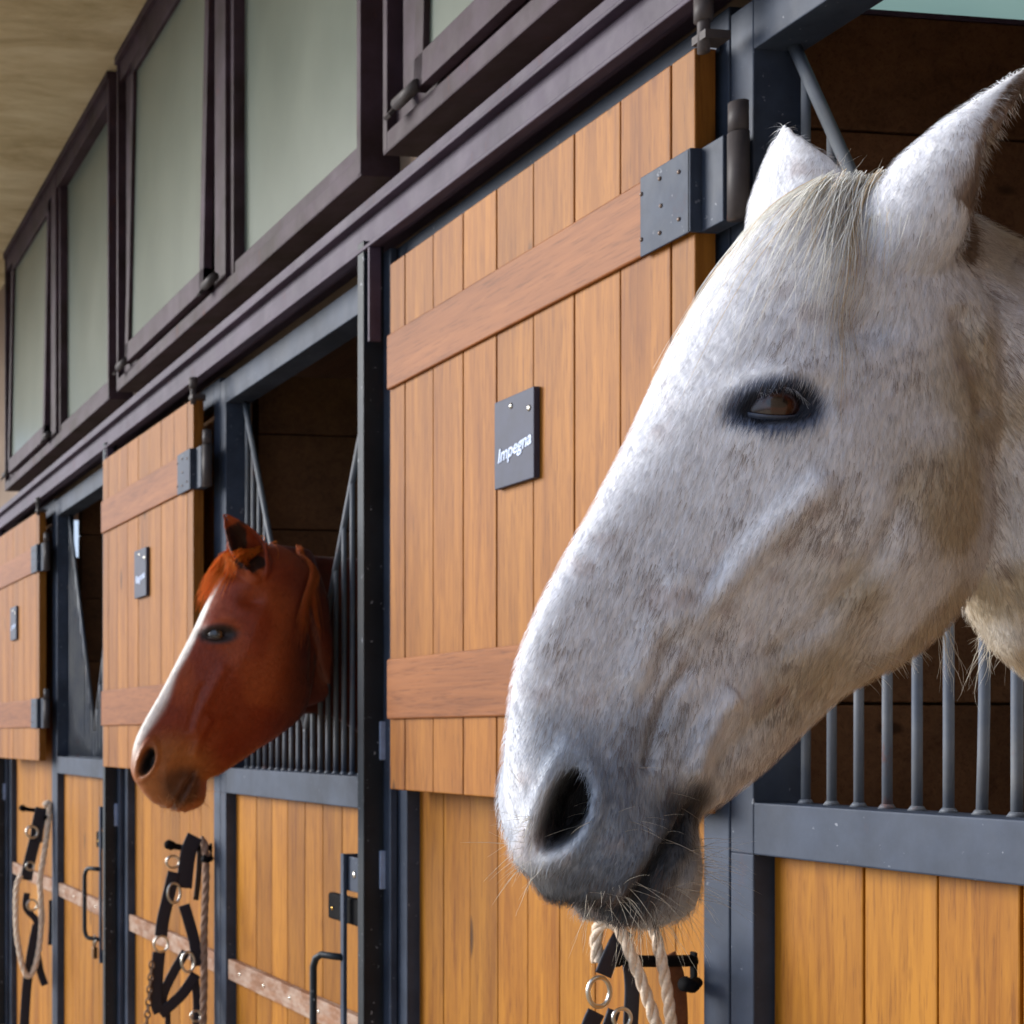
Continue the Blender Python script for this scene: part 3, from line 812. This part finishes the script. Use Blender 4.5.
M['fur_chestnut'] = fur_material('chestnut_coat', .42, .1, .5, None, tintlo=.72)

# ---------------------------------------------------------------- white horse
XW = -1.15
SW = [((556,903),(672,932)),((522,876),(712,917)),((506,838),(724,882)),((498,797),(722,848)),((497,757),(722,822)),((500,716),(752,800)),
      ((507,664),(795,766)),((529,607),(838,724)),((555,557),(872,694)),((584,507),(910,672)),((612,456),(945,650)),((640,403),(978,615)),
      ((666,351),(998,570)),((694,303),(1008,520)),((722,262),(1010,470)),((762,218),(1010,430)),((818,186),(1000,400))]
NW = [((850,188),(960,560),0,(.045,.06,.06,.05)),((915,192),(1000,640),0,(.05,.075,.07,.05)),((985,228),(1018,664),-.005,(.05,.085,.078,.05)),
      ((1060,262),(1060,700),-.02,(.05,.09,.085,.06)),((1150,290),(1120,770),-.06,(.055,.10,.10,.07)),
      ((-1.38,-.02,1.90),(-1.40,.06,1.42),(.06,.105,.10,.05)),((-1.42,.30,1.88),(-1.43,.40,1.16),(.09,.16,.19,.12)),
      ((-1.46,.65,1.80),(-1.46,.70,1.00),(.12,.22,.26,.18)),((-1.48,1.05,1.68),(-1.48,1.05,.95),(.14,.25,.28,.2)),((-1.48,1.35,1.55),(-1.48,1.35,1.05),(.1,.16,.18,.12))]
def LP(pts, x): return [tuple(P2(px, py, x)) for px, py in pts]
xe = XW+.085
def featsW(bv):
  def Q_(px, py, *a):
    l, n_ = hit3(bv, px, py); return np.array([l.y, l.z]) if l else np.array(side_pt(px, py, xe)[1:])
  LP = lambda pts, x: [tuple(Q_(*p)) for p in pts]
  P2 = Q_
  return dict(eye=Q_(781,404), fossa=Q_(868,322), temple=Q_(850,270),
    lines=[(LP([(835,470),(770,530),(715,590),(665,640)], XW+.07), .011, .0085),
           (LP([(730,545),(700,600),(668,655),(640,720)], XW+.05), .007, -.005),
           (LP([(700,655),(672,690),(655,735),(648,775)], XW+.05), .0055, -.008),
           (LP([(740,690),(715,715),(700,745),(690,780)], XW+.05), .009, .008),
           (LP([(905,470),(870,560),(820,620),(760,665)], XW+.07), .009, -.005),
           (LP([(800,690),(745,735),(715,775)], 0), .010, -.005),
           (LP([(690,560),(655,625),(630,690)], 0), .010, .004),
           (LP([(990,440),(1006,500),(1004,565),(985,618)], XW+.075), .009, -.010),
           (LP([(960,300),(975,360),(985,420)], XW+.075), .014, -.008)],
    bumps=[(P2(905,520,XW+.08), .075, .075, 0, .010), (P2(735,640,XW+.05), .04, .03, 0, -.004), (P2(690,870,XW+.03), .02, .02, 0, .006),
           (P2(600,700,XW+.04), .03, .05, 0, -.003), (P2(800,580,XW+.06), .03, .03, 0, -.003)],
    nostril=Q_(562,812), nostril3=hit3(bv,562,812), nang=math.radians(72), mouth=LP([(600,925),(625,908),(645,880),(662,852),(680,825),(697,800)], XW+.046))
A0, A1 = P2(860,190,XW), P2(600,890,XW)
axW = (A1-A0)/np.linalg.norm(A1-A0)
def paint_white(co, no, x0, ftW):
    Q = co[:,1:3]; n_ = len(co); lat = np.abs(co[:,0]-x0)
    base = np.tile(np.array(srgb(242,243,248)), (n_,1))
    def mix(c, w): nonlocal base; w = np.clip(w,0,1)[:,None]; base = base*(1-w)+np.array(c)*w
    rs = np.array([noise.noise(Vector((p[0]*14, p[1]*14, p[2]*14))) for p in co])
    r2 = np.array([noise.noise(Vector((p[0]*45+9, p[1]*45, p[2]*45))) for p in co])
    t = (Q-A0)@axW/np.linalg.norm(A1-A0)
    # slight tan stain and painted warm bounce light at jaw, throat and poll
    mix(srgb(206,190,158), smoothstep(-.1,.5,rs+.25)*.75*smoothstep(.0,.09,(Q-P2(800,560,xe))@np.array([.9,-.4])))
    # grey skin of the muzzle
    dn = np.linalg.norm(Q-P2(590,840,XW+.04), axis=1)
    fr = 1-.75*smoothstep(-.45,-.85,no[:,1]); mix(srgb(178,188,202), smoothstep(.16,.07,dn+.05*rs+.02*r2)*.7*fr)  # grey fades on forward normals, painting the bright nose front into the colour
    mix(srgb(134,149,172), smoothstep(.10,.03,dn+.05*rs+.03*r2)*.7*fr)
    d, tt = seg_dist(Q, ftW['mouth']); mix(srgb(44,46,52), smoothstep(.030,.006,d+.006*rs)*.9)
    dc = np.linalg.norm(Q-P2(680,815,XW+.045), axis=1); mix(srgb(58,66,78), smoothstep(.042,.012,dc+.012*rs)*.9)
    dq = np.linalg.norm((Q-P2(575,890,XW+.03))/np.array([1.6,1]), axis=1); mix(srgb(70,66,66), smoothstep(.045,.01,dq+.01*rs)*.7)
    mix(srgb(34,32,36), ftW['nos_in'])
    e0 = np.array(side_pt(898,250,XW+.05)); e1 = np.array(side_pt(1046,60,XW+.07)); ea = (e1-e0)/np.linalg.norm(e1-e0); dd = co-e0; al = dd@ea
    op = np.array([.62,.78,-.15]); mix(srgb(150,128,110), smoothstep(.2,.6,no@op)*((al > .03) & (al < .3) & (np.linalg.norm(dd-np.outer(al,ea),axis=1) < .06)))
    # dark skin round the eye
    d = (Q-ftW['eye'])/np.array([.034,.0225]); mix(srgb(104,118,146), smoothstep(1.2,.75,np.linalg.norm(d,axis=1)+.25*rs))
    d = (Q-ftW['eye'])/np.array([.028,.017]); mix(srgb(44,50,64), smoothstep(1.15,.85,np.linalg.norm(d,axis=1)))
    # rosy grey mottling
    mix(srgb(206,192,190), smoothstep(.2,.45,r2)*smoothstep(0,.3,rs)*.45)
    return base
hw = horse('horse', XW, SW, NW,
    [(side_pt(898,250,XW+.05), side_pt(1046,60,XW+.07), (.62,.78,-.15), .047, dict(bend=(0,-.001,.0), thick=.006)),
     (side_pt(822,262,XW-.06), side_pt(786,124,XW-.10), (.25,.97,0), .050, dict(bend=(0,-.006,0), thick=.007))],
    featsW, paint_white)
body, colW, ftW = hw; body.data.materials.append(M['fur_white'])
tag(body, 'white flea-bitten grey horse putting its head out, nearest the viewer', 'horse')
bvW = eye_parts(body, ftW, XW, M['eye'], M['lid'], 1.0, -.12, lash=srgb(225,228,235))
ax3 = np.array([0, axW[0], axW[1]])
def flowW(P, Nn):
    F = np.tile(ax3, (len(P),1)); back = smoothstep(-.52,-.40,P[:,1])[:,None]
    return F*(1-back)+back*np.array([0,.5,-.8])
def lenW(P): return np.where(P[:,1] > -.80, .0135, .008)
if 1:
    coat_mesh('coat', body, colW, flowW, 170000, lenW, .00026, M['hair'], lambda c: (c[:,1] < -.15) & (c[:,2] > 1.2), fleck=srgb(132,108,98))

def surf_strands(bv, starts, dirs, lens, rad, cols, lift0=.004, steps=9, grav=.25, wav=.05, noise_amp=.2, free=False):
    paths = []
    for p, d, L in zip(starts, dirs, lens):
        p = Vector(p); d = Vector(d).normalized(); pts = []; wob = Vector((random.gauss(0,1),random.gauss(0,1),random.gauss(0,1)))*noise_amp*.1
        st = L/steps; lift = lift0*random.uniform(.3,1.6)
        for k in range(steps+1):
            loc, nn, _, dist = bv.find_nearest(p)
            if loc is not None:
                inside = (p-loc).dot(nn) < lift
                if inside or (not free and dist > lift*1.5): q = loc+nn*lift
                else: q = p
            else: q = p
            pts.append(q[:]); p = q+d*st
            d = (d+Vector((0,0,-grav))*st*8+wob).normalized()
        paths.append(pts)
    return paths
# forelock
st, dr, ln, cs = [], [], [], []
for i in range(1250):
    xo = random.uniform(-.055, .044); b_ = side_pt(random.uniform(812,872), 190, XW)
    st.append((XW+xo, b_.y+random.gauss(0,.006), b_.z))
    fan = random.gauss(.05,.20)+xo*3.2
    dr.append((fan, axW[0]-.15, axW[1])); ln.append(random.choice((random.uniform(.05,.12), random.uniform(.1,.17), random.uniform(.14,.27))))
    q = random.uniform(.85,1.05); cs.append([v*q*1.08 for v in (srgb(255,254,250) if random.random() < .9 else srgb(232,214,186))])
fp = surf_strands(bvW, st, dr, ln, None, None, .005, 10, .5)
ec = hit3(bvW, 781, 404)[0]
ok = [i for i, p in enumerate(fp) if min((Vector(q)-ec).length for q in p) > .036]
fp = [fp[i] for i in ok]; cs = [cs[i] for i in ok]
strands_mesh('forelock', fp, [random.uniform(.0003,.0006) for _ in fp], cs, M['hair'], body)
# whiskers and throat wisps
def free_strand(p, d, L, sag=.3, k=7, curl=0):
    p = Vector(p); d = Vector(d).normalized(); out = [p[:]]
    for i in range(k): p = p+d*(L/k); d = (d+Vector((random.gauss(0,curl),random.gauss(0,curl),-sag/k))).normalized(); out.append(p[:])
    return out
fp, cs = [], []
def at_px(bv, x0, px, py, xo=.3):
    """surface point nearest the side-plane position"""
    q = side_pt(px, py, x0+.03); loc, nn, _, _ = bv.find_nearest(q); return loc, nn
def whisk(bv, x0, cx, cy, rx, ry, n_, L, sag, curl=.05, colr=(232,226,214), down=0):
    for i in range(n_):
        px, py = random.gauss(cx, rx), random.gauss(cy, ry)
        q = side_pt(px, py, x0+random.uniform(-.05,.07)); loc, nn, _, _ = bv.find_nearest(q)
        d = nn+Vector((random.gauss(0,.3),random.gauss(0,.3),random.gauss(0,.3)-down))
        fp.append(free_strand(loc, d, random.uniform(*L), sag, curl=curl)); cs.append(srgb(*colr))
whisk(bvW, XW, 640, 905, 28, 10, 110, (.02,.055), .5)
whisk(bvW, XW, 515, 850, 8, 26, 50, (.015,.045), .2)
whisk(bvW, XW, 690, 870, 12, 22, 60, (.02,.05), .5)
whisk(bvW, XW, 640, 830, 25, 30, 30, (.015,.03), .3)
whisk(bvW, XW, 972, 645, 10, 5, 34, (.03,.065), 1.0, .16, down=2.4)
whisk(bvW, XW, 900, 668, 30, 8, 120, (.008,.018), .3, .05)
whisk(bvW, XW, 850, 175, 22, 6, 50, (.010,.022), -.2)
whisk(bvW, XW, 650, 918, 18, 4, 60, (.015,.035), 1.2, .05, colr=(70,56,46), down=1.6)
strands_mesh('whiskers', fp, [random.uniform(.00016,.0003) for _ in fp], cs, M['hair'], body)

# ---------------------------------------------------------------- chestnut horse
XC = -3.40
SC = [((150,802),(190,813)),((140,791),(207,805)),((132,776),(211,790)),((130,762),(212,780)),((131,748),(224,775)),((136,733),(243,763)),
      ((146,714),(262,750)),((157,695),(281,738)),((168,674),(296,727)),((179,653),(307,716)),((190,632),(314,700)),((200,611),(318,676)),
      ((209,594),(320,652)),((220,575),(321,630)),((236,560),(321,610)),((255,550),(321,596)),((272,545),(318,585))]
NC_ = [((262,544),(300,640),0,(.045,.06,.06,.05)),((285,546),(318,672),-.01,(.05,.08,.075,.05)),((306,549),(324,700),-.05,(.055,.085,.08,.055)),
      ((-3.52,-.22,1.885),(-3.52,-.12,1.44),(.06,.10,.10,.07)),((-3.68,.08,1.87),(-3.68,.14,1.44),(.06,.105,.10,.05)),
      ((-3.72,.40,1.86),(-3.72,.48,1.20),(.09,.16,.19,.12)),((-3.74,.8,1.78),(-3.74,.85,1.0),(.12,.22,.26,.18)),((-3.74,1.2,1.65),(-3.74,1.2,1.0),(.1,.16,.18,.12))]
xc = XC+.085
def featsC(bv):
  def Q_(px, py, *a):
    l, n_ = hit3(bv, px, py); return np.array([l.y, l.z]) if l else np.array(side_pt(px, py, xc)[1:])
  LP = lambda pts, x: [tuple(Q_(*p)) for p in pts]
  P2 = Q_
  return dict(eye=Q_(218,634), fossa=Q_(252,600), temple=Q_(246,585),
    lines=[(LP([(228,660),(212,690),(198,715),(190,740)], XC+.07), .014, .007),
           (LP([(205,680),(196,705),(188,735)], XC+.05), .008, -.004),
           (LP([(212,715),(200,735),(192,760)], XC+.05), .012, .006),
           (LP([(305,590),(312,640),(310,690)], XC+.075), .010, -.006)],
    bumps=[(P2(278,670,XC+.08), .075, .075, 0, .008), (P2(235,725,XC+.05), .04, .03, 0, -.005), (P2(200,798,XC+.03), .02, .02, 0, .007)],
    nostril=Q_(146,762), nostril3=hit3(bv,146,762), nang=math.radians(70), scale=1.0, mouth=LP([(172,808),(180,798),(190,782),(198,768)], XC+.046))
C0, C1 = P2(262,548,XC), P2(165,800,XC)
axC = (C1-C0)/np.linalg.norm(C1-C0)
def paint_chestnut(co, no, x0, ftC):
    Q = co[:,1:3]; lat = np.abs(co[:,0]-x0); base = np.tile(np.array(srgb(134,50,15)), (len(co),1))
    def mix(c, w): nonlocal base; w = np.clip(w,0,1)[:,None]; base = base*(1-w)+np.array(c)*w
    rs = np.array([noise.noise(Vector((p[0]*10, p[1]*10, p[2]*10))) for p in co])
    t = (Q-C0)@axC/np.linalg.norm(C1-C0)
    mix(srgb(172,84,34), smoothstep(-.1,.4,rs)*.5)
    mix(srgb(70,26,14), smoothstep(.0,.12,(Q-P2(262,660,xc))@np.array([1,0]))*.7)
    e0 = np.array(side_pt(258,578,XC+.05)); e1 = np.array(side_pt(223,512,XC+.06)); ea = (e1-e0)/np.linalg.norm(e1-e0); dd = co-e0; al = dd@ea
    op = np.array([.9,-.25,.2]); mix(srgb(44,22,14), smoothstep(.2,.6,no@op)*((al > .02) & (al < .14) & (np.linalg.norm(dd-np.outer(al,ea),axis=1) < .035)))
    # white blaze down the front of the face
    front = smoothstep(-.1,-.55, no[:,1]+.2*no[:,2]*0)
    mix(srgb(240,232,224), smoothstep(.024,.015,lat+.006*rs)*front*(Q[:,0] < P2(215,600,XC)[0]+.06)*smoothstep(.12,.2,t)*smoothstep(.97,.85,t))
    # tan and dark muzzle
    dn = np.linalg.norm(Q-P2(172,780,XC+.04), axis=1)
    mix(srgb(176,112,56), smoothstep(.14,.06,dn+.03*rs)*.7)
    mix(srgb(70,42,28), smoothstep(.07,.03,np.linalg.norm(Q-P2(185,788,XC+.04),axis=1)+.02*rs)*.85)
    mix(srgb(20,16,16), ftC['nos_in'])
    d = (Q-ftC['eye'])/np.array([.042,.024]); mix(srgb(40,26,22), smoothstep(1.25,.7,np.linalg.norm(d,axis=1)))
    return base
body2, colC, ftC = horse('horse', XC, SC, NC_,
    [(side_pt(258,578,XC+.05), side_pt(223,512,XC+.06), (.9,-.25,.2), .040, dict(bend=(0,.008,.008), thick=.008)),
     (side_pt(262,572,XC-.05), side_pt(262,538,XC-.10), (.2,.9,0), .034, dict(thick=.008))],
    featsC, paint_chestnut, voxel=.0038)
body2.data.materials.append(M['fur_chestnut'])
ax3c = np.array([0, axC[0], axC[1]])
def flowC(P, Nn):
    back = smoothstep(-.42,-.30,P[:,1])[:,None]; return np.tile(ax3c, (len(P),1))*(1-back)+back*np.array([0,.5,-.8])
coat_mesh('coat', body2, colC, flowC, 60000, lambda P: np.full(len(P), .010), .0004, M['hair_c'], lambda c: (c[:,1] < .1) & (c[:,2] > 1.2), lift=.15, seed=5)
tag(body2, 'chestnut horse with a white blaze looking out of the middle stall', 'horse')
bvC = eye_parts(body2, ftC, XC, M['eye2'], M['lid2'], 1.1, -.10)
st, dr, ln, cs = [], [], [], []
for i in range(700):
    xo = random.uniform(-.05, .05); b_ = side_pt(random.uniform(232,262), 552, XC)
    st.append((XC+xo, b_.y, b_.z)); dr.append((random.gauss(0,.15)+xo*2, -.9+random.gauss(0,.1), -.3)); ln.append(random.uniform(.08,.18))
    q = random.uniform(.8,1.1); cs.append([v*q for v in srgb(236,140,48)])
fp = surf_strands(bvC, st, dr, ln, None, None, .016, 8, .8)
strands_mesh('forelock', fp, [random.uniform(.0008,.0013) for _ in fp], cs, M['hair'], body2)
# mane parted to the near side of the neck
st, dr, ln, cs = [], [], [], []
for i in range(200):
    b_ = side_pt(random.uniform(294,299), 549, XC)
    st.append((XC+random.uniform(0,.03), b_.y, b_.z)); dr.append((.9+random.gauss(0,.1), .15, -.5)); ln.append(random.uniform(.18,.30))
    q = random.uniform(.7,1.1); cs.append([v*q for v in srgb(222,122,60)])
fp = surf_strands(bvC, st, dr, ln, None, None, .008, 10, .8)
strands_mesh('mane', fp, [random.uniform(.0007,.0012) for _ in fp], cs, M['hair'], body2)
fp, cs = [], []
whisk(bvC, XC, 185, 803, 14, 5, 70, (.02,.04), .4, colr=(200,150,100))
strands_mesh('whiskers', fp, [.0004 for _ in fp], cs, M['hair'], body2)

# ------------------------------------------------------------------ tack hooks, halters and ropes between the stalls
HZ = HC-.342
KL = ['black tack hook on the post under the white horse chin', 'black tack hook with navy halter below the chestnut horse chin', 'black tack hook with halter at the left edge']
for k in BAYS:
    xh = X0-PER*k-.080
    t = empty('tack_hook', (xh, 0, HZ)); tag(t, KL[k], 'hook')
    g = MB(); g.box(-.006, .008, -.005, .0, -.042, .014); g.build('back_plate', M['black'], t, .003)
    g = MB(); g.tube([(0,0,.0),(0,-.05,.0),(0,-.09,.001),(0,-.12,.006),(0,-.135,.012)], [.009,.009,.009,.010,.011], 12); g.tube([(0,-.118,.004),(0,-.122,.006),(0,-.140,.013),(0,-.146,.016)], [.010,.0145,.0145,.007], 14)
    g.build('arm', M['black'], t)
    g = MB(); g.tube([(.012,-.004,-.03),(.022,-.02,-.035),(.026,-.035,-.03)], [.008,.010,.012], 12); g.build('lower_knob', M['black'], t)

def at(px, py, x): return side_pt(px, py, x)
def strap(pts, x, w, parent, mat=None, name='strap', dx=0, th=.0028):
    P = []
    for i, q in enumerate(pts):
        v = at(q[0], q[1], x+(q[2] if len(q) > 2 else dx)); P.append(v)
    # smooth path
    out = []
    for i in range(len(P)-1):
        p0, p1, p2, p3 = P[max(i-1,0)], P[i], P[i+1], P[min(i+2,len(P)-1)]
        for j in range(5):
            t = j/5; out.append(.5*((2*p1)+(-p0+p2)*t+(2*p0-5*p1+4*p2-p3)*t*t+(-p0+3*p1-3*p2+p3)*t**3))
    out.append(P[-1])
    g = MB(); g.tube(out, w/2, 12, flat=(th/(w/2), 1), up=(1,0,0)); return g.build(name, mat or M['webbing'], parent)
def rope(pts, x, r, name, mat, parent=None):
    P = [at(q[0], q[1], x+(q[2] if len(q) > 2 else 0)) for q in pts]; out = []
    for i in range(len(P)-1):
        p0, p1, p2, p3 = P[max(i-1,0)], P[i], P[i+1], P[min(i+2,len(P)-1)]
        for j in range(10):
            t = j/10; out.append(.5*((2*p1)+(-p0+p2)*t+(2*p0-5*p1+4*p2-p3)*t*t+(-p0+3*p1-3*p2+p3)*t**3))
    out.append(P[-1])
    # three twisted yarns
    g = MB(); L = 0; acc = [0]
    for a, b in zip(out, out[1:]): L += (b-a).length; acc.append(L)
    n_ = max(8, int(L/.004)); fine = []
    for i in range(n_+1):
        d = L*i/n_; j = max(0, min(len(out)-2, next((q for q in range(len(acc)-1) if acc[q+1] >= d), len(out)-2)))
        fine.append(out[j].lerp(out[j+1], (d-acc[j])/max(1e-6, acc[j+1]-acc[j])))
    for y_ in range(3):
        pp = []
        for i, p in enumerate(fine):
            tt = (fine[min(i+1,n_)]-fine[max(i-1,0)]).normalized(); a = tt.cross(Vector((1,0,0.01))).normalized(); b = tt.cross(a)
            ph = 2*math.pi*(i/n_*L/(r*9)+y_/3); pp.append(p+(a*math.cos(ph)+b*math.sin(ph))*r*.48)
        g.tube(pp, r*.62, 7)
    return g.build(name, mat, parent)
def ring(px, py, x, R, r, parent, name='ring', dx=0, sq=1.0, mat=None):
    c = at(px, py, x+dx); g = MB()
    g.tube([(c.x, c.y+R*math.cos(a), c.z+R*sq*math.sin(a)) for a in [2*math.pi*i/28 for i in range(28)]], r, 8, closed=True, up=(1,0,0))
    return g.build(name, mat or M['chrome'], parent)
def relink(t):
    """children were built in world coordinates; hang them from the thing's own base point"""
    for c in t.children:
        c.location = c.location-t.location
# under the white horse
xh = X0-.080
t = empty('halter', (xh, -.08, HZ)); tag(t, 'navy webbing halter with a ring, hanging under the white horse chin', 'halter')
strap([(626,930),(617,943),(609,960),(603,975)], xh, .027, t, dx=.012)
strap([(622,935),(629,960),(632,985),(631,1015),(628,1060),(620,1110)], xh, .024, t, dx=-.008)
strap([(596,1012),(590,1026),(583,1050),(580,1090)], xh, .028, t, dx=.012)
ring(599,992, xh, .0175, .0035, t, dx=.012, sq=1.25)
strap([(614,1010),(604,1040),(592,1080),(585,1110)], xh, .02, t, dx=-.004)
ring(622,1018, xh, .014, .003, t, name='buckle', dx=.01)
relink(t)
o = rope([(597,962,-.012),(596,940,-.01),(599,927,.0),(608,922,.014),(620,931,.024),(634,962,.026),(648,1000,.026),(656,1026,.026),(664,1070,.024),(666,1120,.02)], xh, .0085, 'lead_rope', M['rope'])
tag(o, 'pale cotton lead rope looped over the hook under the white horse chin', 'rope')
o = rope([(640,920,.01),(652,926,.018),(660,954,.022),(667,991,.022),(671,1026,.022),(673,1080,.02),(672,1130,.02)], xh, .008, 'lead_rope', M['rope'])
tag(o, 'pale cotton rope hanging straight, right of the looped rope under the white horse', 'rope')
o = strap([(668,955),(676,975),(679,1000),(680,1026),(680,1080)], xh, .026, None, M['brown_leather'] if 'brown_leather' in M else M['leather'], name='leather_strap', dx=-.004)
tag(o, 'brown leather strap hanging beside the steel post under the white horse', 'strap')
# below the chestnut horse
xh = X0-PER-.080
t = empty('halter', (xh, -.08, HZ)); tag(t, 'navy webbing halter with chrome rings hanging below the chestnut horse', 'halter')
strap([(195,836),(189,850),(186,868),(184,888)], xh, .050, t, dx=.012)
strap([(200,840),(199,870),(196,900)], xh, .018, t, dx=-.010, mat=M['leather'])
strap([(174,872),(168,898),(163,920),(161,936)], xh, .040, t, dx=.014)
strap([(184,905),(190,925),(195,945),(197,966)], xh, .036, t, dx=.010)
strap([(159,952),(157,975),(156,1000),(160,1012)], xh, .040, t, dx=.014)
strap([(186,952),(176,968),(165,990),(160,1010)], xh, .030, t, dx=.004)
strap([(196,974),(184,992),(172,1004),(160,1014)], xh, .034, t, dx=.014)
strap([(194,975),(197,1000),(196,1030),(192,1080)], xh, .026, t, dx=-.004)
strap([(168,1004),(168,1030),(170,1080)], xh, .018, t, dx=-.006)
ring(174,893, xh, .020, .0045, t, dx=.018, sq=1.5); ring(173,862, xh, .020, .004, t, dx=.01, sq=.9); ring(161,944, xh, .022, .004, t, dx=.014, sq=1.1)
ring(188,962, xh, .020, .0045, t, dx=.016, sq=1.5, name='buckle'); ring(196,1016, xh, .016, .004, t, dx=.012)
relink(t)
o = rope([(201,838,.0),(205,848,.012),(206,880,.014),(204,930,.014),(204,980,.012),(203,1026,.012),(203,1090,.012)], xh, .011, 'lead_rope', M['rope2'] if 'rope2' in M else M['rope'])
tag(o, 'long grey brown rope hanging straight beside the navy halter below the chestnut horse', 'rope')
# link chain on the left of that halter
c0 = at(152,962,xh+.02); c1 = at(146,1030,xh+.02); n_ = 11
t = empty('chain', c0[:]); tag(t, 'rusty lead chain hanging left of the navy halter', 'chain')
for i in range(n_):
    p = c0.lerp(c1, (i+.5)/n_)-c0; g = MB(); L_ = (c1-c0).length/n_*.66
    ax = Vector((1,0,0)) if i%2 else Vector((0,1,0))
    g.tube([(p.x+ax.x*.008*math.cos(a), p.y+ax.y*.008*math.cos(a), p.z+L_*math.sin(a)) for a in [2*math.pi*q/14 for q in range(14)]], .0028, 6, closed=True)
    g.build('link', M['chain'], t)
# at the left edge
xh = X0-2*PER-.080
t = empty('halter', (xh, -.08, HZ)); tag(t, 'dark webbing halter hanging from the hook at the left edge', 'halter')
strap([(42,808),(38,825),(36,842)], xh, .060, t, dx=.012)
strap([(35,840),(30,860),(26,880)], xh, .055, t, dx=.012)
strap([(27,893),(26,908),(36,920),(37,932)], xh, .030, t, dx=.012)
strap([(37,925),(32,950),(27,985),(24,1030)], xh, .045, t, dx=.008)
strap([(36,945),(40,970),(45,985)], xh, .035, t, dx=.0)
strap([(53,900),(53,925),(52,945)], xh, .040, t, dx=-.008)
ring(32,832, xh, .026, .006, t, dx=.02, sq=1.0); ring(30,866, xh, .018, .005, t, dx=.02); ring(32,905, xh, .024, .005, t, dx=.02)
relink(t)
o = rope([(44,806,.02),(49,804,.022),(48,825,.022),(44,855,.022),(40,880,.022),(41,900,.022),(41,930,.022),(37,960,.022),(30,976,.022),(23,968,.022),(17,935,.022),(16,905,.022),(17,885,.022),(21,875,.02)], xh, .013, 'lead_rope', M['rope'])
tag(o, 'pale lead rope tied in a long loop on the hook at the left edge', 'rope')

# repeats share a group
GROUPS = {'stall_gate': 'steel stall gates with V grilles', 'wooden_shutter': 'open wooden shutters along the stable front', 'name_plate': 'name plates on the shutters',
          'steel_column': 'steel columns between the bays', 'tack_hook': 'tack hooks between the stalls', 'halter': 'halters hanging on the hooks', 'lead_rope': 'ropes hanging on the hooks', 'horse': 'horses looking out of the stalls'}
for o in bpy.data.objects:
    if o.parent is None and o.name.split('.')[0] in GROUPS: o['group'] = GROUPS[o.name.split('.')[0]]
